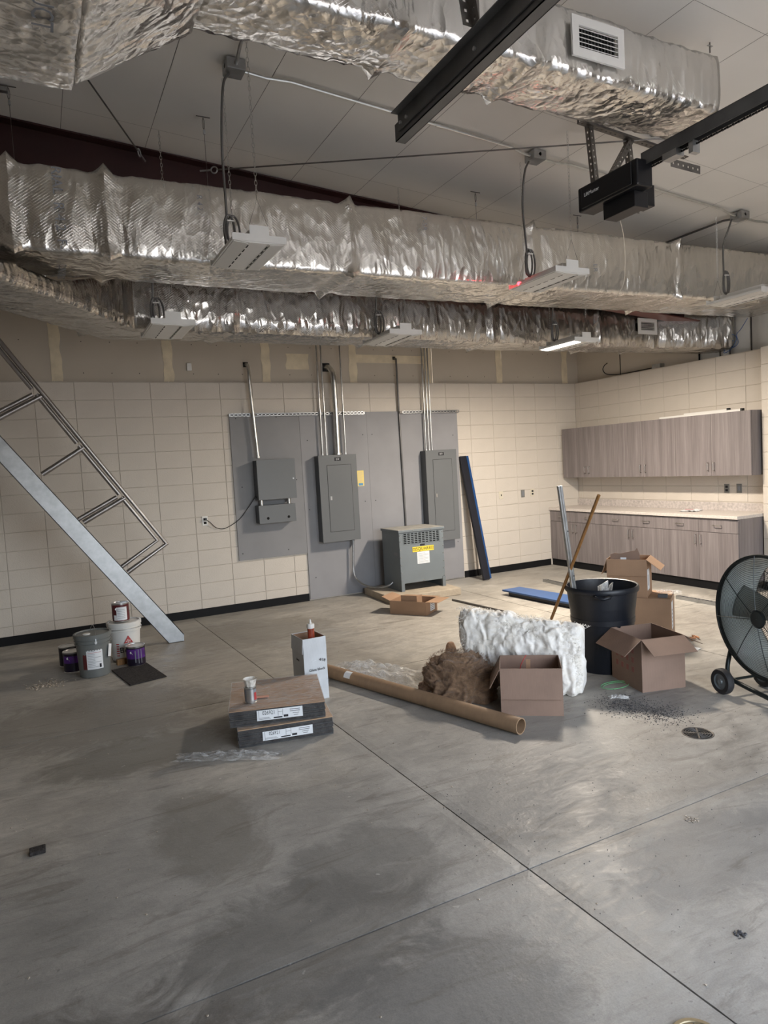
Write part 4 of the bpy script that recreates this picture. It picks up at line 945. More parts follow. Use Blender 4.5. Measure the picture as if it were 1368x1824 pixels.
mb.add(vs, [(j * 9 + i, j * 9 + i + 1, (j + 1) * 9 + i + 1, (j + 1) * 9 + i) for j in range(8) for i in range(8)]); mb.build('sheet', M['paper'], pp)
MB().bb(-.10, -.03, -.05, .05, .026, .027).build('red_print', M['inkred'], pp)
wt = thing('shade_slat', 'white slat with dark end clip lying along the top of the upper cabinets', 'slat', (-.22, -1.85, 2.127))
MB().bb(-.02, .02, -1.19, 0, 0, .028).build('slat', M['white'], wt); MB().bb(-.022, .022, -1.21, -1.185, 0, .034).build('end_clip', M['cordb'], wt)
wt = thing('shade_slat', 'second white slat on the upper cabinets, lying a little higher', 'slat', (-.15, -2.18, 2.13), .02)
MB().bb(-.02, .02, -.62, 0, .0, .045).build('slat', M['white'], wt); MB().bb(-.022, .022, -.64, -.615, 0, .055).build('end_clip', M['cordb'], wt)
# things on top of the right wall
bxw = thing('wall_conduit_box', 'small steel box on top of the block wall near the corner', 'junction box', (.055, -1.6, 2.851))
MB().bb(-.05, .04, -.07, .07, 0, .06).build('box_body', M['galv'], bxw, bevel=.003)
bc = thing('loose_cable', 'black cable end curling over the top of the right wall', 'cable', (0, 0, 0))
MB().tube(spline([(.05, -.66, 3.07), (.05, -.60, 3.04), (.05, -.57, 2.98), (.05, -.64, 2.91), (.05, -.85, 2.872), (.05, -1.2, 2.868), (.05, -1.5, 2.872)]), .007, 7).build('cable', M['cordb'], bc, smooth=True)
bw = thing('blue_wire', 'blue network wire tied in a loose knot above the right wall', 'wire', (0, 0, 0))
MB().tube(spline([(.05, -2.95, 3.25), (.05, -2.86, 3.14), (.05, -2.80, 3.08), (.05, -2.82, 2.98), (.06, -2.74, 2.94), (.05, -2.66, 3.0), (.04, -2.72, 3.10), (.05, -2.80, 3.04), (.05, -2.72, 2.92), (.05, -2.62, 2.89), (.05, -2.68, 2.97), (.05, -2.76, 3.02)]), .004, 6).build('wire', M['bluewire'], bw, smooth=True)

# ------------------------------------------------------------------ stair rail leaning at left
sr = thing('stair_stringer', 'galvanised steel stair stringer with pipe railing leaning at far left', 'stair rail', (0, 0, 0))
YS = -1.10
def P3(x, z, y=YS): return (x, y, z)
# stringer: channel along the slope
a0, a1 = Vector((-8.55, YS, 2.96)), Vector((-6.525, YS, .045)); b1 = Vector((-6.665, YS, .0)); b0 = Vector((-8.69, YS, 2.84))
dn = (a1 - a0).normalized()
mb = MB(); mb.sheet([(-8.72, YS, 3.17), (-6.52, YS, .075), (-6.525, YS, .0), (-6.68, YS, .0), (-8.79, YS, 2.99)], .008, (0, 1, 0))
mb.build('stringer_web', M['galv'], sr)
mb = MB(); mb.sheet([(-8.72, YS, 3.17), (-6.52, YS, .075), (-6.52, YS + .05, .075), (-8.72, YS + .05, 3.17)], .007, (-.8, 0, -.57)); mb.sheet([(-8.79, YS, 2.99), (-6.68, YS, 0.0), (-6.68, YS + .05, 0.0), (-8.79, YS + .05, 2.99)], .007, (.8, 0, .57)); mb.build('stringer_flange', M['galv'], sr)
mb = MB(); mb.sheet([(-6.68, YS, 0), (-6.525, YS, 0), (-6.525, YS + .06, 0), (-6.68, YS + .06, 0)], .006, (0, 0, 1)); mb.build('foot_plate', M['galv'], sr)
RR = .0245; M['rail'] = mat('mill_steel_pipe', (.34, .32, .31), .34, .9, var=.15, vs=8)
slope = Vector((-7.963 + 6.62, 0, 3.069 - 1.04)); up_ = slope.normalized()
def pipe(nm, pts, r=RR): MB().tube(pts, r, 14).build(nm, M['rail'], sr, smooth='auto')
c1 = Vector((-6.62, YS + .03, 1.04)); c2 = Vector((-6.709, YS + .03, 1.084))
pipe('top_rail', [P3(*((c1 + up_ * 3.0).xz), YS + .03), P3(-6.62, 1.04, YS + .03), P3(-7.021, .79, YS + .03)])
pipe('inner_rail', [P3(*((c2 + up_ * 1.0)).xz, YS + .03) if False else tuple(c2 + up_ * .56), tuple(c2), P3(-7.072, .853, YS + .03)], .021)
pq = [((-6.989, 1.544), (-7.39, 1.33)), ((-7.331, 2.064), (-7.715, 1.823)), ((-7.659, 2.567), (-8.04, 2.36))]
for k, (p, q) in enumerate(pq):
    pipe('post', [P3(*p, YS + .03), P3(*q, YS + .03)])
for k in (0, 2):
    p, q = pq[k]; off = Vector((-.045, 0, .035)); 
    pa = Vector(P3(*p, YS + .03)) + off * 1.0 ; pb = Vector(P3(*q, YS + .03)) + off
    base = c2 + up_ * (.56 + .02 if k == 0 else 1.72)
    pipe('inner_post', [tuple(pa + Vector((-.03, 0, -.02))), tuple(pb)], .021)
pipe('inner_rail', [tuple(c2 + up_ * .60), tuple(c2 + up_ * 1.20)], .021); pipe('inner_rail', [tuple(c2 + up_ * 1.23), tuple(c2 + up_ * 1.80)], .021); pipe('inner_rail', [tuple(c2 + up_ * 1.86), tuple(c2 + up_ * 2.95)], .021)

# ------------------------------------------------------------------ pails, cans and mat at left
def label_patch(r, a0, a1, z0, z1, m, par, name='label', n=14, c=(0, 0)):
    mb = MB(); vs = []
    for i in range(n + 1):
        a = a0 + (a1 - a0) * i / n
        for z in (z0, z1): vs.append((c[0] + r * math.cos(a), c[1] + r * math.sin(a), z))
    mb.add(vs, [(2 * i, 2 * i + 2, 2 * i + 3, 2 * i + 1) for i in range(n)]); return mb.build(name, m, par, smooth=True)
def bail(par, r, z, ang, tilt, m='tin', h=None):
    d = Vector((math.cos(ang), math.sin(ang), 0)); n = Vector((-d.y, d.x, 0)); u = Vector((0, 0, 1)) * math.cos(tilt) + n * math.sin(tilt); h = h or r * 1.05
    MB().tube([Vector((0, 0, z)) + d * r * math.cos(t) + u * h * math.sin(t) for t in [PI * i / 20 for i in range(21)]], .0022, 6).build('bail_handle', M[m], par)
    for s in (-1, 1): MB().lathe([(.012, 0), (.012, .006)], 10, Vector((0, 0, z)) + d * (r * s - (.003 if s > 0 else -.0)), axis='X' if abs(d.x) > .7 else 'Y', close=True).build('bail_ear', M[m], par)
VW = math.atan2(-8.38 + 1.8, -7.76 + 7.4)   # direction from the pails to the camera
def pail(label, x, y, R0, R1, H, m, z0=0, bang=0, bt=.2, bh=None):
    t = thing('pail', label, 'bucket', (x, y, z0))
    MB().lathe([(.001, 0), (R0 - .006, 0), (R0, .006), (R1 - .006, H - .075)], 40).build('pail_body', M[m], t, smooth='auto')
    MB().lathe([(R1 - .006, H - .09), (R1 + .004, H - .088), (R1 + .004, H - .082), (R1 - .004, H - .08), (R1 - .004, H - .062), (R1 + .006, H - .06), (R1 + .006, H - .052), (R1 - .002, H - .05), (R1 - .002, H - .03)], 40).build('rib_band', M[m], t, smooth='auto')
    MB().lathe([(R1 - .002, H - .034), (R1 + .009, H - .034), (R1 + .010, H - .004), (R1 + .004, H), (R1 - .008, H), (R1 - .012, H - .010), (.03, H - .010), (.001, H - .010)], 40).build('pail_lid', M[m], t, smooth='auto')
    bail(t, R1 + .006, H - .07, bang, bt, h=bh)
    return t
gb = pail('grey plastic pail with closed lid and upright wire handle, front of the group', -7.435, -1.80, .128, .150, .385, 'gplastic', bang=PI / 2 + .1, bt=-.1, bh=.13)
MB().lathe([(.032, .376), (.032, .384), (.026, .386), (.001, .386)], 20, (-.05, -.03, 0)).build('spout_cap', M['wplastic'], gb, smooth='auto')
label_patch(.1405, VW - .45, VW + .52, .08, .262, M['paper'], gb); label_patch(.1412, VW - .45, VW + .52, .262, .285, M['canred'], gb, 'label_band'); label_patch(.1385, VW - .72, VW - .45, .08, .285, M['canred'], gb, 'label_band')
for k in range(11): label_patch(.1422, VW - .38, VW + (.05 if k % 3 else .42), .10 + k * .014, .103 + k * .014, M['inkred'] if k in (9,) else M['inkgrey'], gb, 'printed_line', 8)
label_patch(.1425, VW + .28, VW + .40, .092, .125, M['ink'], gb, 'bar_code', 4)
tg = MB(); tg.box((0, 0, 0), (.045, .001, .11), Euler((0, .25, 0)).to_matrix()); tg.build('tag', M['paper'], gb, loc=(.155 * math.cos(VW + 1.02), .155 * math.sin(VW + 1.02), .22), rotz=VW + 1.02 + PI / 2)
wbk = pail('white plastic pail with a red triangle mark, behind the grey pail', -7.13, -1.42, .125, .150, .375, 'wplastic', bang=.35, bt=-1.5, bh=.17)
VW2 = math.atan2(-8.38 + 1.42, -7.76 + 7.13)
tp_ = .005
def tri(par, r, ca, z, s, m, th):
    a = ca; c = Vector((r * math.cos(a), r * math.sin(a), z)); tdir = Vector((-math.sin(a), math.cos(a), 0)); n = Vector((math.cos(a), math.sin(a), 0))
    MB().sheet([c - tdir * s - Vector((0, 0, s * .8)), c + tdir * s - Vector((0, 0, s * .8)), c + Vector((0, 0, s * .9))], th, n).build('red_triangle', m, par)
    mm = MB()
    for dx, hh in ((-.45, .25), (-.1, .75), (.3, .4)): mm.box(c + tdir * s * dx + n * .003 + Vector((0, 0, -.35 * s)), (s * .14, .002, s * hh * 1.1), Matrix.Rotation(a + PI / 2, 3, 'Z'))
    mm.build('triangle_mark', M['wplastic'], par)
tri(wbk, .142, VW2 + .20, .215, .042, M['inkred'], .003)
text('Be', .075, (.1405 * math.cos(VW2 - .12), .1405 * math.sin(VW2 - .12), .115), (PI / 2, 0, VW2 + PI / 2 - .12), M['ink'], wbk)
for k in range(6): label_patch(.1395, VW2 - .62, VW2 - .42, .06 + k * .022, .070 + k * .022, M['inkred'], wbk, 'printed_line', 4)
def can(label, x, y, R, H, body, z0=0, patches=(), tin_top=True, group=None, bh=True):
    t = thing('paint_can', label, 'paint can', (x, y, z0), group=group)
    MB().lathe([(.001, 0), (R, 0), (R + .002, .004), (R - .001, .008), (R - .001, H - .010), (R + .003, H - .006), (R + .003, H), (R - .006, H), (R - .008, H - .006), (R - .014, H - .006), (R - .016, H - .003), (.001, H - .003)], 32).build('can_body', M['tin'], t, smooth='auto')
    MB().lathe([(R + .0005, .012), (R + .0005, H - .014)], 32).build('can_label', M[body], t, smooth=True)
    if bh: bail(t, R + .002, H * .72, 1.0, -2.6, h=R * 1.1)
    v = math.atan2(-8.38 - y, -7.76 - x)
    for (da, db, z_0, z_1, m) in patches: label_patch(R + .0015, v + da, v + db, z_0, z_1, M[m], t, 'label_panel', 10)
    return t
c1_ = can('dark red and white labelled paint can standing on the white pail', -7.15, -1.43, .078, .18, 'canred', z0=.3755, patches=((-.5, .75, .02, .145, 'paper'), (-.9, -.52, .02, .07, 'paper')))
for k in range(6): label_patch(.0805, VW2 - .4, VW2 + .5, .04 + k * .016, .043 + k * .016, M['inkgrey'], c1_, 'printed_line', 6)
can('purple and black paint can standing in front of the white pail', -7.075, -1.72, .084, .19, 'canblack', patches=((-1.2, 1.2, .075, .165, 'canpurple'), (-.1, .0, .04, .15, 'inkgrey'), (.25, .32, .03, .16, 'inkgrey'), (.55, .62, .03, .16, 'inkgrey')))
can('purple paint can half hidden left of the grey pail', -7.60, -1.55, .084, .19, 'canblack', patches=((-1.2, 1.2, .09, .155, 'canpurple'),))
can('black paint can furthest left behind the purple one', -7.63, -1.30, .084, .19, 'canblack', patches=())
st = thing('wood_offcut', 'small tan block of wood under the white pail edge', 'wood offcut', (-7.16, -1.61, 0), .2)
MB().bb(-.08, .03, -.02, .02, 0, .055).build('block_of_wood', M['stickw'], st, bevel=.003)
mt = thing('carpet_tile', 'loose black carpet tile lying flat right of the pails', 'carpet tile', (0, 0, 0))
MB().sheet([(-7.30, -1.79, .001), (-7.205, -2.38, .001), (-6.90, -2.31, .001), (-6.99, -1.735, .001)], .009, (0, 0, 1)).build('tile', M['mat'], mt)
sp_ = thing('rubber_pad', 'small black textured pad lying alone on the floor at left', 'pad', (-7.90, -4.83, .0), .0)
MB().bb(-.035, .035, -.03, .03, 0, .018).build('pad', M['mat'], sp_, bevel=.004)

# ------------------------------------------------------------------ carton builder
def carton(name, label, loc, rz, w, d, h, flaps, m='card', th=.004, seam=True):
    t = thing(name, label, 'box', loc, rz)
    b = MB(); b.bb(0, w, 0, d, 0, th); b.bb(0, w, 0, th, th, h); b.bb(0, w, d - th, d, th, h); b.bb(0, th, th, d - th, th, h); b.bb(w - th, w, th, d - th, th, h)
    b.build('carton_body', M[m], t)
    for f in flaps:
        side, ang, L = f[0], f[1], f[2]; ins = f[3] if len(f) > 3 else .0; ang = math.radians(ang)
        if side in 'FB':
            y = 0 if side == 'F' else d; o = Vector((0, -1 if side == 'F' else 1, 0)); p0, p1 = Vector((0, y, h)), Vector((w, y, h)); e = Vector((1, 0, 0))
        else:
            x = 0 if side == 'L' else w; o = Vector((-1 if side == 'L' else 1, 0, 0)); p0, p1 = Vector((x, 0, h)), Vector((x, d, h)); e = Vector((0, 1, 0))
        v = (o * math.sin(ang) + Vector((0, 0, 1)) * math.cos(ang)) * L; nrm = (o * math.cos(ang) - Vector((0, 0, 1)) * math.sin(ang))
        p0, p1 = p0 + nrm * .001, p1 + nrm * .001
        mb = MB(); k = 5; grid = []
        mid = [p0 + v * .5 + nrm * .004, p1 + v * .5 + nrm * .004]
        mb.sheet([p0 + e * .002, p1 - e * .002, p1 + v * 1.0 - e * (.002 + ins), p0 + v + e * (.002 + ins)], th * .85, nrm)
        mb.build('flap', M[m], t)
    return t

# cartons by the bin
cM = carton('carton', 'open brown carton in front of the white insulation', (-5.10, -4.695, 0), -.643, .41, .32, .322, [('F', 174, .205), ('L', 152, .155), ('B', 4, .0)][:2] + [('R', 178, .02)], 'card2')
sc1 = thing('cardboard_scrap', 'strip of cardboard sticking out inside the front carton', 'scrap', (0, 0, 0))
MB().bar((-4.80, -4.62, .02), (-4.845, -4.68, .335), .03, .004).build('scrap', M['card'], sc1)
rw_ = thing('red_wire', 'short red wire end curling up inside the front carton', 'wire', (0, 0, 0))
MB().tube(spline([(-4.86, -4.64, .20), (-4.90, -4.66, .28), (-4.885, -4.68, .34), (-4.86, -4.68, .37)]), .003, 6).build('wire', M['inkred'], rw_, smooth=True)
cR = carton('carton', 'open brown carton with splayed flaps right of the bin', (-4.027, -4.925, 0), -.262, .347, .405, .385, [('F', 118, .17), ('L', 128, .17), ('R', 118, .17), ('B', 178, .17)], 'card2')
rp = MB()
for k in range(4):
    for j in range(3): rp.bb(-.0015, -.0002, .10 + k * .07, .13 + k * .07, .12 + j * .07, .16 + j * .07)
rp.build('red_print', mat('faded_red_print', (.25, .10, .08), .7), cR)
lw = carton('carton', 'closed tan carton with a white label, lower of the two behind the bin', (-3.107, -3.854, 0), -.943, .42, .38, .40, [('F', -89, .19), ('B', -89, .19)], 'card')
MB().bb(.42, .4215, .06, .17, .12, .36).build('label', M['paper'], lw)
pr = MB()
for k in range(5): pr.bb(.4216, .422, .075, .12, .14 + k * .035, .155 + k * .035)
pr.build('printed_lines', M['inkgrey'], lw)
MB().bb(.42, .4212, .20, .24, .02, .40).build('clear_tape', M['film'], lw)
up = carton('carton', 'open tan carton with hanging flaps, stacked on the closed one behind the bin', (-3.159, -3.742, .4055), -.975, .347, .30, .345, [('F', 174, .15), ('R', 128, .15), ('L', 160, .15)], 'card')
MB().bb(.347, .3485, .03, .15, .06, .25).build('label', M['paper'], up); MB().bb(.3486, .349, .05, .08, .1, .2).build('label_text', M['inkgrey'], up)
sc2 = MB()
pts = [(-.13, 0, 0), (.13, 0, 0), (.125, 0, .20), (.105, 0, .255), (.09, 0, .23), (.02, 0, .215), (-.04, 0, .20), (-.09, 0, .205), (-.13, 0, .19)]
scc = thing('cardboard_scrap', 'torn brown cardboard piece standing in the open upper carton', 'scrap', (-3.044, -3.858, .60), -.975)
MB().sheet(pts, .004, (0, 1, 0)).build('scrap', M['card2'], scc); MB().bb(-.04, .01, -.002, -.0003, .14, .165).build('label', M['paper'], scc)
sg = thing('sanding_block', 'small grey sanding block on the closed carton', 'block', (-2.85, -4.10, .406), -.94)
MB().bb(-.04, .04, -.03, .03, 0, .028).build('block_body', mat('grey_abrasive', (.10, .10, .105), .8), sg, bevel=.003)
pb = thing('plastic_bag', 'crumpled clear bag on the closed carton', 'bag', (-2.66, -4.00, .407), -.94)
def crumple(w, d, h, seed, n=22, sc=6):
    mb = MB(); vs = []
    for j in range(n + 1):
        for i in range(n + 1):
            u, v = i / n - .5, j / n - .5; e = max(0, 1 - (abs(u * 2) ** 3 + abs(v * 2) ** 3) * .7)
            r_ = 1 + .18 * noise.noise(Vector((u * 3 + seed, v * 3, 1)))
            z = .003 + h * e * (.35 + .9 * abs(noise.noise(Vector((u * sc + seed, v * sc, 0)))) + .4 * noise.noise(Vector((u * sc * 2.4, v * sc * 2.4, seed))))
            vs.append((u * w * r_, v * d * r_, max(.003, z)))
    return mb.add(vs, [(j * (n + 1) + i, j * (n + 1) + i + 1, (j + 1) * (n + 1) + i + 1, (j + 1) * (n + 1) + i) for j in range(n) for i in range(n)])
crumple(.22, .16, .03, 3).build('bag_film', M['film'], pb)

# bin with its contents
tb_ = thing('trash_bin', 'tall round navy plastic bin in the middle of the rubbish group', 'bin', (-3.795, -4.32, 0))
tb_.scale = (.965, .965, .97)
MB().lathe([(.001, .02), (.19, .0), (.218, .0), (.222, .01), (.262, .50), (.266, .52), (.268, .54), (.281, .655)], 56).build('bin_body', M['trash'], tb_, smooth='auto')
MB().lathe([(.281, .650), (.294, .655), (.298, .67), (.296, .69), (.289, .70), (.277, .695), (.272, .66), (.255, .5), (.213, .05), (.001, .045)], 56).build('bin_rim', M['trash'], tb_, smooth='auto')
for a in (VW + .9 + 3.14 + 1.55, VW + .9 + 1.55):
    c, s = math.cos(a), math.sin(a); q = Vector((c, s, 0)); tt = Vector((-s, c, 0))
    MB().tube([q * .285 + tt * -.06 + Vector((0, 0, .655)), q * .322 + tt * -.055 + Vector((0, 0, .65)), q * .325 + Vector((0, 0, .635)), q * .322 + tt * .055 + Vector((0, 0, .65)), q * .285 + tt * .06 + Vector((0, 0, .655))], .012, 8).build('handle', M['trash'], tb_, smooth=True)
MB().lathe([(.2505, .395), (.2585, .40), (.2605, .44), (.2560, .445)], 56).build('step_band', M['trash'], tb_, smooth='auto')
mo = thing('plastic_sheets', 'folded clear plastic packaging poking up in the bin', 'packaging', (-3.76, -4.32, .44), .3)
pk = MB()
for (cx, cy, rz, tx_, ww, hh) in ((-.06, .0, .3, .3, .16, .24), (.03, .03, -.2, -.25, .13, .25), (.13, .02, .6, .2, .08, .21), (.16, .05, .2, -.1, .07, .17)):
    pk.box((cx, cy, .12), (ww, .003, hh), Euler((.2, tx_, rz)).to_matrix())
pk.build('sheets', film('cloudy_plastic', .55), mo)
ms = thing('steel_stud', 'galvanised steel stud standing up out of the bin', 'stud', (0, 0, 0))
s0, s1 = Vector((-3.965, -4.27, .05)), Vector((-4.14, -4.265, 1.49)); dd = (s1 - s0).normalized()
for off in (-.011, .011): MB().bar(s0 + Vector((off, 0, 0)), s1 + Vector((off, 0, 0)), .018, .024, up=(0, 1, 0)).build('channel_half', M['galv'], ms, bevel=.002)
hl = MB()
for t in (.25, .5, .75): hl.lathe([(.006, -.0135), (.006, -.0125)], 8, s0.lerp(s1, t) + Vector((.011, 0, 0)), axis='Y', close=True)
hl.build('punched_holes', M['hole'], ms)
bs_ = thing('broom_stick', 'brown wooden stick leaning across the rim of the bin', 'stick', (0, 0, 0))
MB().tube([(-3.91, -3.66, .013), (-4.045, -4.19, .72), (-4.18, -4.72, 1.427)], .0125, 14).build('stick', M['stickw'], bs_, smooth='auto')

# insulation batts
def batt(label, A, B, h0, h1, thick, m, seed, name='insulation_batt', base=0, step=.008, amp=.035, lift=None):
    t = thing(name, label, 'insulation', (A[0], A[1], 0)); A = Vector((*A, 0)); B = Vector((*B, 0)); d = (B - A); L = d.length; d.normalize(); n = Vector((-d.y, d.x, 0))
    if n.y < 0: n = -n
    NU = int(L / step); NR = 120; mb = MB(); vs = []
    for i in range(NU + 1):
        u = i / NU; h = h0 + (h1 - h0) * u; e = min(1, .80 + .9 * min(u, 1 - u) * 6)
        ed = min(u, 1 - u) * L
        e = min(1, (.3 + .7 * math.sqrt(min(1, ed / .06))))
        zb_ = lift(u) if lift else 0
        for k in range(NR):
            a = 2 * PI * k / NR; ca, sa = math.cos(a), math.sin(a)
            sx_ = math.copysign(abs(ca) ** .7, ca); sz_ = math.copysign(abs(sa) ** .7, sa)
            p = d * (L * u) + n * (sx_ * thick / 2 * e) + Vector((0, 0, zb_ + (h - zb_) / 2 + sz_ * (h - zb_) / 2 * (.9 + .1 * e)))
            w = p + A; q = Vector((w.x * 9 + seed, w.y * 9, w.z * 9)); nn = (n * sx_ + Vector((0, 0, sz_))).normalized()
            f = noise.noise(q * .45) * amp * 1.3 + abs(noise.noise(q * 1.2 + Vector((noise.noise(q), 0, noise.noise(q + Vector((3, 0, 0))))))) * amp * 1.2 + abs(noise.noise(q * 2.9)) * amp * .5 + noise.noise(q * 8) * amp * .18
            p = p + nn * (f - .01) + d * (noise.noise(q * 1.1 + Vector((5, 0, 0))) * amp * .8)
            p.z = max(.002, p.z); vs.append(p)
    fs = [(i * NR + k, i * NR + (k + 1) % NR, (i + 1) * NR + (k + 1) % NR, (i + 1) * NR + k) for i in range(NU) for k in range(NR)]
    fs.append(tuple(range(NR - 1, -1, -1))); fs.append(tuple(NU * NR + k for k in range(NR)))
    mb.add(vs, fs); mb.build('batt_body', m, t, smooth=True)
    return t
wt_ = batt('big folded white glass-fibre batt behind the front carton', (-4.93, -4.0), (-4.36, -4.70), .60, .49, .22, M['batt'], 3, lift=lambda u: max(0, .10 - u * .25))
# wispy tufts around the batt
tf = MB(); random.seed(11)
for k in range(5000):
    u = random.random(); q = Vector((-4.93, -4.0, 0)).lerp(Vector((-4.36, -4.70, 0)), u); zz = (.60 - .11 * u)
    side = random.random()
    if side < .25: p = q + Vector((random.uniform(-.07, .07), random.uniform(-.05, .05), zz + .0))
    else: p = q + Vector((-.080, -.065, 0)) + Vector((0, 0, random.uniform(.08, zz - .03)))
    d_ = Vector((random.gauss(0, 1), random.gauss(0, 1), random.gauss(.3, .8))).normalized() * random.uniform(.006, .02)
    s_ = d_.cross(Vector((.3, .2, 1))).normalized() * .0013
    tf.add([p - s_, p + s_, p + d_ * .6 + s_ + Vector((0, 0, .004)), p + d_], [(0, 1, 2, 3)])
o = tf.build('loose_fibres', M['batt'], None); o.parent = wt_; o.location = (4.93, 4.0, 0); tag(o, kind='stuff')
random.seed(7)
bb_ = thing('insulation_batt', 'crumpled brown insulation heap left of the front carton', 'insulation', (-5.12, -4.22, 0), -.85)
def heap(rx, ry, h, seed, NU=150, NV=70, amp=.05):
    mb = MB(); vs = []
    for j in range(NV + 1):
        ph = (j / NV) * PI / 2
        for i in range(NU):
            a = 2 * PI * i / NU; cr = math.cos(ph) ** .6; p = Vector((rx * cr * math.cos(a), ry * cr * math.sin(a), h * math.sin(ph) ** .8))
            q = p * 6 + Vector((seed, 0, 0)); q = q + Vector((noise.noise(q * .7), noise.noise(q * .7 + Vector((7, 0, 0))), 0)) * 1.2; f = noise.noise(q * .5) * amp * 1.2 - abs(noise.noise(q * 1.1)) * amp * 1.3 + amp * .5 - abs(noise.noise(Vector((q.x * 1.5, q.y * 1.5, q.z * 5)))) * amp * .7 + noise.noise(q * 7) * amp * .2
            p = p + p.normalized() * f; p.z = max(.002, p.z if j else .002); vs.append(p)
    return mb.add(vs, [(j * NU + i, j * NU + (i + 1) % NU, (j + 1) * NU + (i + 1) % NU, (j + 1) * NU + i) for j in range(NV) for i in range(NU)])
heap(.29, .20, .33, 2).build('batt_body', M['brownbatt'], bb_, smooth=True)
tf = MB()
for k in range(2500):
    a = random.random() * 2 * PI; ph = random.random() ** .8 * PI / 2; cr = math.cos(ph) ** .6
    p = Vector((.30 * cr * math.cos(a), .21 * cr * math.sin(a), .34 * math.sin(ph) ** .8))
    d_ = Vector((random.gauss(0, 1), random.gauss(0, 1), random.gauss(.2, .8))).normalized() * random.uniform(.008, .03); s_ = d_.cross(Vector((.3, .2, 1))).normalized() * .0012
    tf.add([p - s_, p + s_, p + d_ * .6 + s_, p + d_], [(0, 1, 2, 3)])
tag(tf.build('loose_fibres', M['brownbatt'], bb_), kind='stuff')
kb_ = thing('insulation_scrap', 'small tan roll of insulation sticking up behind the brown heap', 'insulation', (-5.00, -3.93, 0), .2)
heap(.055, .05, .33, 6, 40, 40, .02).build('roll', fluffy('tan_fibre', (.25, .13, .07), (.5, .3, .17)), kb_, smooth=True)

# cardboard tube
tu = thing('cardboard_tube', 'long brown cardboard tube lying on the floor in front', 'tube', (0, 0, 0))
p, q = Vector((-5.80, -2.98, .052)), Vector((-5.19, -5.02, .052)); d = (q - p).normalized(); R0 = .052
ring = []; u = Vector((0, 0, 1)); w = d.cross(u)
mb = MB(); n = 36; vs = []
for (c, r) in ((p, .045), (p, R0), (q, R0), (q, .045), (p, .045)):
    vs += [c + (u * math.cos(a) + w * math.sin(a)) * r for a in [2 * PI * k / n for k in range(n)]]
mb.add(vs, [(i * n + k, i * n + (k + 1) % n, (i + 1) * n + (k + 1) % n, (i + 1) * n + k) for i in range(4) for k in range(n)])
mb.build('tube_wall', M['tube'], tu, smooth='auto')
mb = MB(); vs = []
for i in range(2):
    for k in range(7):
        a = -.2 - k * .2; c = p.lerp(q, .22 + .035 * i); vs.append(c + (u * math.cos(a) - w * math.sin(a) * 1.0) * (R0 + .0008))
mb.add(vs, [(k, k + 1, 8 + k, 7 + k) for k in range(6)]); mb.build('label', M['paper'], tu)
pls = thing('plastic_sheet', 'crumpled clear plastic sheet lying behind the cardboard tube', 'plastic sheet', (-5.36, -3.42, 0), -1.0)
crumple(.95, .34, .11, 7, 46, 4.5).build('film', film('clear_sheet', .34), pls, smooth=True)
pst = thing('plastic_wrap', 'long strip of clear wrap lying in front of the tile stacks', 'plastic wrap', (-6.86, -4.28, 0), -.55)
crumple(.66, .13, .035, 12, 30, 10).build('film', film('wrap_strip', .3), pst, smooth=True)

# white carton with sealant tube
cw_ = carton('carton', 'tall white carton holding a sealant tube, behind the tile stacks', (-6.112, -3.66, 0), .03, .185, .235, .475, [('F', 178, .12), ('L', 175, .11), ('R', 178, .1)], 'cardw')
text('Glass block', .028, (.10, -.0048, .235), (PI / 2, 0, 0), M['ink'], cw_); text('4/18', .03, (.145, -.0048, .30), (PI / 2, .3, 0), M['ink'], cw_)
text('block', .025, (-.0012, .12, .30), (PI / 2, 0, -PI / 2), M['ink'], cw_)
MB().box((.09, -.0045, .305), (.05, .001, .004), Euler((0, -.15, 0)).to_matrix()).build('scuff', M['paper'], cw_)
ln = MB(); ln.bb(.0045, .1805, .0045, .0055, .02, .47); ln.bb(.0045, .1805, .2295, .2305, .02, .47); ln.bb(.0045, .0055, .006, .229, .02, .47); ln.bb(.1795, .1805, .006, .229, .02, .47); ln.build('carton_lining', M['card'], cw_)
ct = thing('sealant_tube', 'orange-brown sealant cartridge with white nozzle standing in the white carton', 'sealant tube', (-6.01, -3.57, .075))
MB().lathe([(.001, 0), (.026, 0), (.026, .455)], 24).build('cartridge', M['caulk'], ct, smooth='auto')
MB().lathe([(.026, .455), (.029, .457), (.029, .485), (.027, .49), (.010, .492), (.009, .50), (.003, .525), (.001, .526)], 24).build('nozzle', M['wplastic'], ct, smooth='auto')

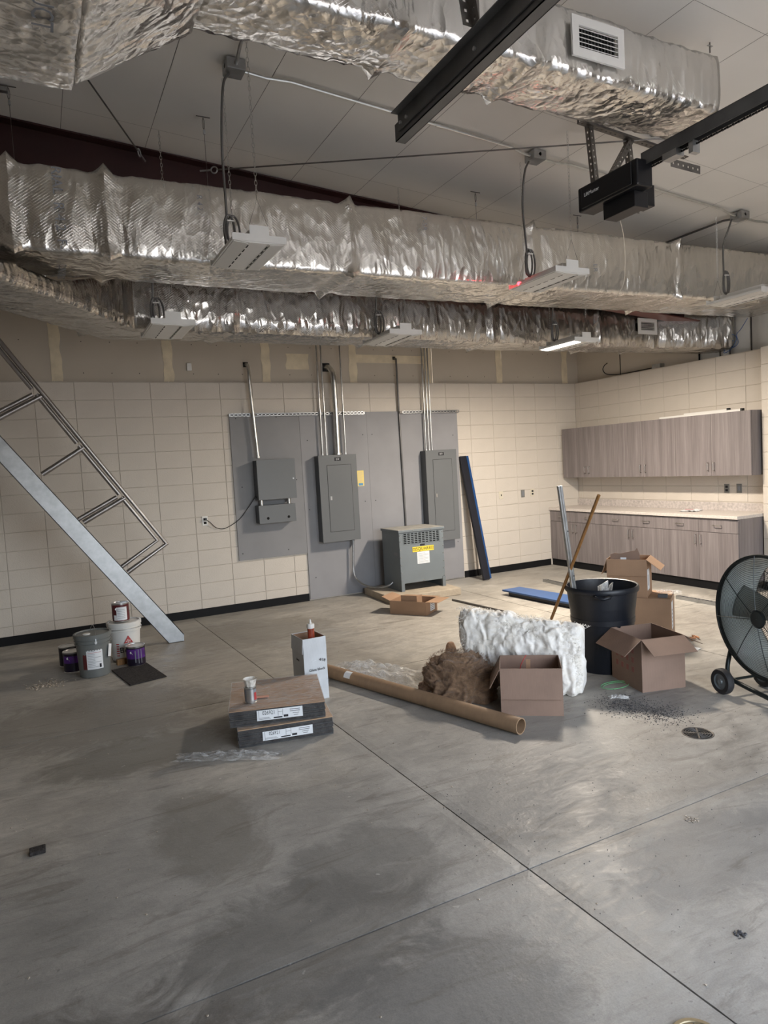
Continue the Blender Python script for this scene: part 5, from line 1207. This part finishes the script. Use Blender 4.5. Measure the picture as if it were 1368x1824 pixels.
# carpet tile stacks
def tstack(label, loc, rz, z0, h, n, txt, wrapm, lab_x):
    t = thing('tile_stack', label, 'carpet tiles', (loc[0], loc[1], z0), rz); w, d = .605, .60; th = (h - .006) / n
    random.seed(int(z0 * 1000) + 5)
    for k in range(n):
        dx, dy = random.uniform(-.003, .003), random.uniform(-.003, .003)
        MB().bb(dx, w + dx, dy, d + dy, k * th + .0005, (k + 1) * th - .0008).build('carpet_tile', M['mat'] if k % 2 else mat('tile_backing', (.018, .018, .02), .6), t)
    MB().bb(-.002, w + .002, -.002, d + .002, h - .006, h - .001).build('cardboard_sheet', M['cardl'] if z0 == 0 else M['card'], t)
    wr_ = MB(); nx, ny = 40, 40; vs = []
    for j in range(ny + 1):
        for i in range(nx + 1):
            x, y = (w + .012) * i / nx - .006, (d + .012) * j / ny - .006
            vs.append((x, y, h + .0015 + .004 * abs(noise.noise(Vector((x * 9 + y * 6, y * 22, z0)))) ))
    wr_.add(vs, [(j * (nx + 1) + i, j * (nx + 1) + i + 1, (j + 1) * (nx + 1) + i + 1, (j + 1) * (nx + 1) + i) for j in range(ny) for i in range(nx)])
    for (A_, B_) in (((-.006, -.006), (w + .006, -.006)), ((w + .006, -.006), (w + .006, d + .006)), ((-.006, d + .006), (-.006, -.006))):
        vs = []
        for j in range(9):
            for i in range(31):
                x = A_[0] + (B_[0] - A_[0]) * i / 30; y = A_[1] + (B_[1] - A_[1]) * i / 30; z = h * j / 8 + .0005
                o_ = .004 * abs(noise.noise(Vector((x * 14, y * 14, z * 30)))); nx_ = 1 if A_[0] > .1 and B_[0] > .1 else (-1 if B_[0] < .1 and A_[0] < .1 else 0)
                vs.append((x + nx_ * o_, y - (o_ if not nx_ else 0), z))
        wr_.add(vs, [(j * 31 + i, j * 31 + i + 1, (j + 1) * 31 + i + 1, (j + 1) * 31 + i) for j in range(8) for i in range(30)])
    wr_.cur = 0
    for q in range(nx * ny, len(wr_.mi)): wr_.mi[q] = 1
    wr_.build('stretch_wrap', [M['wrap'], film('stretch_wrap_side', .035)], t, smooth=True)
    lx0, lx1, lz0, lz1 = lab_x
    lab = bpy.data.objects.new('label', None)
    MB().bb(lx0, lx1, -.0115, -.0105, lz0, lz1).build('label', M['paper'], t)
    lh = lz1 - lz0
    text(txt, lh * .55, (lx0 + .075, -.0118, lz1 - lh * .30), (PI / 2, 0, 0), M['ink'], t, sx=.75)
    pr = MB(); W_ = lx1 - lx0
    for (a, b, c, e) in ((.05, .30, .12, .15), (.05, .27, .24, .27), (.36, .55, .10, .22), (.58, .68, .12, .34), (.72, .94, .78, .83), (.72, .94, .60, .65), (.78, .92, .40, .44), (.80, .90, .20, .24), (.46, .465, .3, .95), (.56, .565, .3, .95), (.46, .56, .68, .70), (.04, .045, .05, .95)):
        pr.bb(lx0 + W_ * a, lx0 + W_ * b, -.0122, -.0115, lz0 + lh * c, lz0 + lh * e)
    pr.build('printed_lines', M['ink'], t)
    return t
tstack('lower shrink-wrapped stack of black carpet tiles, turned slightly under the other', (-6.765, -4.20, 0), -.20, 0, .118, 9, '026921', 0, (.15, .47, .030, .088))
tstack('upper shrink-wrapped stack of black carpet tiles topped with cardboard and a small can', (-6.80, -4.150, 0), -.285, .125, .105, 8, '026921', 0, (.17, .46, .028, .094))
random.seed(7)
jr = can('small silver-labelled can with a cloudy cup on it, on the upper tile stack', -6.632, -4.06, .038, .105, 'inkgrey', z0=.233, patches=((-.7, .5, .015, .09, 'tin'), (.6, 1.2, .02, .07, 'inkred')), bh=False)
cu_ = thing('plastic_cup', 'cloudy plastic cup resting on the small can', 'cup', (-6.628, -4.055, .3385))
MB().lathe([(.001, 0), (.032, 0), (.044, .048), (.046, .05), (.044, .05), (.031, .003), (.001, .003)], 24).build('cup_body', film('cloudy_cup', .8, (.85, .82, .76)), cu_, smooth='auto')
stk = thing('sticker', 'small pink sticker on the wrapped tile stack beside the can', 'sticker', (-6.545, -4.02, .2385), -.285)
MB().bb(-.045, .045, -.02, .02, 0, .001).build('sticker_sheet', mat('pink_sticker', (.62, .33, .25), .6), stk)

# small low carton in front of the transformer
sc3 = carton('carton', 'low open carton with inner flaps in front of the transformer pad', (-4.235, -1.405, 0), -.96, .46, .32, .155, [('F', 40, .0)][:0] + [('L', 70, .12, .02), ('R', 88, .16), ('B', 95, .12)], 'card')
sc3i = MB(); sc3i.bb(.14, .34, .02, .024, .05, .22); sc3i.bb(.338, .342, .02, .16, .05, .21); sc3i.build('inner_flap', M['card'], sc3)
MB().bb(.46, .4615, .12, .24, .03, .14).build('label', M['paper'], sc3)
pr = MB()
for k in range(5): pr.bb(.4616, .462, .13, .22, .045 + k * .02, .052 + k * .02)
pr.build('printed_lines', M['inkgrey'], sc3)
# steel pieces on the floor and the wall
rf1 = thing('steel_rod', 'thin dark threaded rod lying on the floor near the transformer', 'rod', (0, 0, 0))
MB().tube([(-3.295, -1.277, .013), (-3.20, -2.41, .013)], .012, 10).build('rod', M['dsteel'], rf1, smooth='auto')
bp_ = thing('steel_door_panel', 'flat blue steel door panel lying on the floor left of the bin', 'panel', (0, 0, 0))
mb = MB(); mb.sheet([(-2.64, -1.42, .05), (-2.56, -2.60, .05), (-2.22, -2.55, .05), (-2.36, -1.42, .05)], .022, (0, 0, 1)); mb.build('panel_face', M['bluepanel'], bp_, bevel=.003)
mb = MB(); mb.sheet([(-2.60, -1.50, .001), (-2.52, -2.60, .001), (-2.26, -2.55, .001), (-2.38, -1.50, .001)], .049, (0, 0, 1)); mb.build('panel_core', M['navy'], bp_)
def slotstrip(label, p, q):
    t = thing('slotted_strut', label, 'strut channel', (0, 0, 0)); p, q = Vector(p), Vector(q); d = (q - p); L = d.length; d.normalize(); s = Vector((-d.y, d.x, 0))
    mb = MB(); mb.bar(p + Vector((0, 0, .02)) - s * .019, q + Vector((0, 0, .02)) - s * .019, .003, .04); mb.bar(p + Vector((0, 0, .02)) + s * .019, q + Vector((0, 0, .02)) + s * .019, .003, .04)
    n = int(L / .05)
    for k in range(n): a = p + d * (L * k / n); mb.bar(a + Vector((0, 0, .0385)), a + d * .026 + Vector((0, 0, .0385)), .038, .003)
    mb.build('slotted_channel', M['galv'], t)
slotstrip('slotted steel strut on the floor between the corner and the bin', (-1.66, -1.06, 0), (-1.72, -1.75, 0))
slotstrip('slotted steel strut on the floor in front of the base cabinets', (-1.30, -2.95, 0), (-1.30, -4.6, 0))
def leaner(name, label, foot, top, w, t_, m, m2):
    t = thing(name, label, 'steel channel', (0, 0, 0)); f, tp = Vector(foot), Vector(top)
    MB().bar(f, tp, w, .006, up=(0, -1, 0)).build('web', M[m], t)
    d = (tp - f).normalized(); s = Vector((0, -1, 0)).cross(d).normalized(); nn = d.cross(s)
    for k in (-1, 1): MB().bar(f + s * (w / 2 - .003) * k - nn * t_ / 2, tp + s * (w / 2 - .003) * k - nn * t_ / 2, .005, t_, up=(0, -1, 0)).build('flange', M[m2], t)
leaner('leaning_channel', 'wide dark navy steel channel leaning on the wall beside the grey board', (-2.155, -.42, .012), (-2.215, -.035, 1.79), .105, .04, 'navy', 'navy')
leaner('leaning_channel', 'narrow bright blue steel channel leaning beside the navy one', (-2.055, -.36, .012), (-2.135, -.03, 1.79), .034, .03, 'blue', 'blue')

# ------------------------------------------------------------------ drum fan at right
fn = thing('drum_fan', 'large dark green drum fan on a wheeled stand at the right edge', 'fan', (0, 0, 0))
FC = Vector((-3.60, -5.565, .59)); FR = .405
frt = bpy.data.objects.new('fan_head', None); COL.objects.link(frt); frt.parent = fn; frt.location = FC; frt.rotation_euler = (0, 0, math.radians(-101))
MB().lathe([(FR + .012, -.012), (FR + .016, 0), (FR + .012, .014), (FR, .02), (FR - .006, .02), (FR - .008, .0), (FR, -.012), (FR + .012, -.012)], 72, axis='Y').build('front_rim', M['fan'], frt, smooth='auto')
MB().lathe([(FR, .01), (FR - .004, .05), (FR - .004, .28), (FR, .32), (FR - .008, .32), (FR - .012, .28), (FR - .012, .05), (FR - .008, .01)], 72, axis='Y').build('drum', M['drum'], frt, smooth='auto')
MB().lathe([(FR + .012, .31), (FR + .014, .325), (FR, .335), (FR - .004, .32), (FR + .012, .31)], 72, axis='Y').build('rear_rim', M['fan'], frt, smooth='auto')
def guard(y, bulge, nring, rmin, nm):
    gm = MB()
    for k in range(nring):
        r = rmin + (FR - .004 - rmin) * k / (nring - 1); yy = y - bulge * (1 - (r / FR) ** 2)
        gm.tube([(r * math.cos(a), yy, r * math.sin(a)) for a in [2 * PI * i / 56 for i in range(56)]], .0016, 3, closed=True)
    tag(gm.build(nm + '_rings', M['wire'], frt), kind='stuff')
    for k in range(8):
        a = 2 * PI * k / 8 + .15; u = Vector((math.cos(a), 0, math.sin(a))); pts = []
        for i in range(9):
            r = rmin + (FR + .004 - rmin) * i / 8; pts.append(u * r + Vector((0, y - bulge * (1 - (r / FR) ** 2) - .003, 0)))
        MB().tube(pts, .0028, 6).build('guard_spoke', M['fan'], frt)
guard(-.01, .05, 30, .06, 'front_guard'); guard(.335, -.03, 18, .06, 'rear_guard')
MB().lathe([(.001, -.066), (.05, -.064), (.06, -.055), (.06, -.05)], 28, axis='Y').build('guard_badge', M['fan'], frt, smooth='auto')
MB().lathe([(.001, .10), (.052, .10), (.055, .11), (.055, .20), (.001, .20)], 28, axis='Y').build('fan_hub', M['fan'], frt, smooth='auto')
MB().lathe([(.001, .20), (.085, .205), (.09, .22), (.09, .38), (.07, .40), (.001, .40)], 28, axis='Y').build('motor', M['fan'], frt, smooth='auto')
for k in range(3):
    a = 2 * PI * k / 3 + PI - .1; mb = MB(); vs = []
    for i in range(9):
        r = .05 + (.405 - .05) * i / 8; wd = .10 + .14 * (i / 8) ** .8; tw2 = -math.radians(36 - 16 * i / 8)
        for j in range(5):
            s = (j / 4 - .5) * wd; c_ = .012 * (1 - (2 * (j / 4) - 1) ** 2)
            x_, y_ = s * math.cos(tw2), .15 + s * math.sin(tw2) - c_
            vs.append((r * math.cos(a) - x_ * math.sin(a), y_, r * math.sin(a) + x_ * math.cos(a)))
    mb.add(vs, [(i * 5 + j, i * 5 + j + 1, (i + 1) * 5 + j + 1, (i + 1) * 5 + j) for i in range(8) for j in range(4)])
    b_ = mb.build('blade', M['blade'], frt, smooth=True); sol = b_.modifiers.new('s', 'SOLIDIFY'); sol.thickness = .003
# stand: two tubes with uprights, axle, wheels
ax_ = Vector((.982, -.19, 0)); la = Vector((-.19, -.982, 0)); w1 = Vector((-3.61, -5.255, .0905))
for k in (0, 1):
    wc = w1 + ax_ * (.36 * k); c0 = wc + ax_ * (.055 if k == 0 else -.055)
    MB().tube(spline([c0 - la * .02 + Vector((0, 0, .02)), c0 + la * .12, c0 + la * .45 + Vector((0, 0, -.03)), c0 + la * .95 + Vector((0, 0, -.055))], 6), .016, 12).build('base_tube', M['fan'], fn, smooth=True)
    pv = FC + ax_ * .30 - la * (FR + .03); sx_ = ax_ * (1.0 if k == 0 else .15)
    MB().tube(spline([c0 + la * .05 + Vector((0, 0, .0)), c0 - la * .01 + Vector((0, 0, .06)), c0 - la * .035 + sx_ * .04 + Vector((0, 0, .16)), c0 - la * .075 + sx_ * .12 + Vector((0, 0, .26)), c0 - la * .115 + sx_ * .22 + Vector((0, 0, .37)), pv - la * .0 + Vector((0, 0, -.04)), pv], 8), .015, 12).build('upright_tube', M['fan'], fn, smooth=True)
    w_ = bpy.data.objects.new('wheel', None); COL.objects.link(w_); w_.parent = fn; w_.location = wc; w_.rotation_euler.z = math.radians(-11)
    MB().lathe([(.055, -.024), (.082, -.026), (.089, -.016), (.090, 0), (.089, .016), (.082, .026), (.055, .024)], 40, axis='X').build('tyre', M['tyre'], w_, smooth='auto')
    MB().lathe([(.001, -.020), (.015, -.026), (.02, -.018), (.05, -.014), (.058, -.022), (.058, .022), (.05, .014), (.02, .018), (.001, .02)], 40, axis='X').build('wheel_hub', M['hub'], w_, smooth='auto')
MB().tube([w1, w1 + ax_ * .36], .010, 10).build('axle', M['fan'], fn, smooth='auto')
MB().tube([w1 + ax_ * .055 + la * .93 + Vector((0, 0, -.05)), w1 + ax_ * .305 + la * .93 + Vector((0, 0, -.05))], .016, 12).build('front_foot', M['fan'], fn, smooth='auto')

# ------------------------------------------------------------------ drains, grit, litter
def drain(label, x, y, R, m):
    t = thing('floor_drain', label, 'floor drain', (x, y, .0))
    MB().lathe([(R * .93, .001), (R, .004), (R + .004, .002), (R + .004, 0), (R * .93, 0)], 48).build('drain_ring', M[m], t, smooth='auto')
    MB().lathe([(.001, .0006), (R * .93, .0006)], 48).build('drain_throat', M['hole'], t)
    g_ = MB(); 
    for k in range(1, 6):
        r = R * k / 6.2
        for q in range(4):
            a0 = PI / 4 + q * PI / 2 + .15; a1 = a0 + PI / 2 - .3
            g_.tube([(r * math.cos(a0 + (a1 - a0) * i / 8), r * math.sin(a0 + (a1 - a0) * i / 8), .002) for i in range(9)], .0035, 4)
    for q in range(4):
        a = PI / 4 + q * PI / 2; g_.bar((0, 0, .002), (R * .93 * math.cos(a), R * .93 * math.sin(a), .002), .010, .003)
    g_.build('grate', M[m], t)
    return t
drain('round iron floor drain in front of the open carton and fan', -4.315, -5.61, .088, 'iron')
d2_ = thing('floor_drain', 'round bronze cleanout cover cut by the bottom edge of the picture', 'floor drain', (-6.165, -7.075, 0))
MB().lathe([(.001, .002), (.062, .002), (.064, .005), (.075, .005), (.078, .001), (.078, 0)], 48).build('drain_ring', M['brass'], d2_, smooth='auto')
g_ = MB()
for i in range(-5, 6):
    for j in range(-5, 6):
        x, y = i * .011 + (.0055 if j % 2 else 0), j * .011
        if x * x + y * y < .056 ** 2: g_.box((x, y, .0026), (.007, .0035, .0022), Euler((0, 0, .7)).to_matrix())
g_.build('tread_pattern', M['iron'], d2_)
def scatter(name, label, n, fn_, smin, smax, m, cat='debris', flat=.6):
    mb = MB()
    for k in range(n):
        x, y = fn_(); s = random.uniform(smin, smax); R = Euler((random.random() * 6, random.random() * 6, random.random() * 6)).to_matrix()
        vs = [R @ Vector(v) * s * random.uniform(.6, 1.1) for v in ((1, 0, 0), (-1, 0, 0), (0, 1, 0), (0, -1, 0), (0, 0, 1), (0, 0, -1))]
        mb.add([(x + v.x, y + v.y, s * flat * .6 + v.z * flat) for v in vs], [(0, 2, 4), (2, 1, 4), (1, 3, 4), (3, 0, 4), (2, 0, 5), (1, 2, 5), (3, 1, 5), (0, 3, 5)])
    o = mb.build(name, m, None); tag(o, label, cat, kind='stuff'); return o
rg = random.gauss
scatter('floor_grit', 'dark gritty debris scattered in front of the bin and cartons', 1500, lambda: ((lambda t: (-4.33 + rg(0, .10) + t * .10, -4.93 - t * .42 + rg(0, .09)))(random.random())), .0015, .006, M['gravel'])
scatter('paint_chips', 'pale and dark chips swept in a small heap left of the pails', 260, lambda: (-7.83 + rg(0, .07), -1.87 + rg(0, .06)), .003, .014, M['chip'])
scatter('floor_specks', 'small dark crumbs strewn over the floor at right', 420, lambda: (-4.9 + random.uniform(-1.3, 1.2), -5.9 + rg(0, .55)), .0012, .004, M['gravel'])
scatter('floor_specks', 'small pale crumbs strewn over the floor at left', 130, lambda: (-6.9 + random.uniform(-1.2, 1.6), -4.6 + rg(0, .9)), .002, .007, M['chip'])
for (x, y, s, l, mm) in [(-5.17, -6.60 + .35, .016, 'brown mud crumbs on the slab right of the joint crossing', 'chip'), (-6.02 + .35, -6.95 + .1, .010, 'grey dirt lump near the bottom of the picture', 'gravel')]:
    scatter('dirt_lump', l, 40, (lambda x=x, y=y, s=s: (x + rg(0, s), y + rg(0, s))), .002, .008, M[mm])
pl_ = thing('citrus_peel', 'dried orange peel curl on the floor near the open carton flap', 'peel', (-2.60, -4.22, .0), .4)
MB().tube(spline([(-.06, 0, .012), (-.02, .03, .02), (.02, .0, .012), (.05, .03, .022), (.06, -.01, .012), (.02, -.03, .018)]), .009, 6).build('peel', M['peel'], pl_, smooth=True)
ppr = thing('paper_scrap', 'small white paper scrap on the floor right of the open carton', 'paper', (-2.84, -4.42, .001), .3)
MB().bb(-.05, .05, -.03, .03, 0, .0015).build('scrap', M['paper'], ppr)
gc = thing('green_cord', 'bright green cord coiled on the floor between bin and open carton', 'cord', (-4.08, -4.72, .006))
MB().tube(spline([(.10 * math.cos(a) * (1 + .03 * a), .055 * math.sin(a) * (1 + .035 * a), .001 + .001 * a) for a in [i * .5 for i in range(20)]], 3), .0018, 5).build('cord', M['green'], gc, smooth=True)
ptb = thing('plastic_scrap', 'twisted clear plastic scrap on the floor below the open carton', 'plastic scrap', (-4.24, -4.90, 0), -.7)
crumple(.14, .06, .03, 21, 14, 5).build('film', film('scrap_film', .5), ptb, smooth=True)
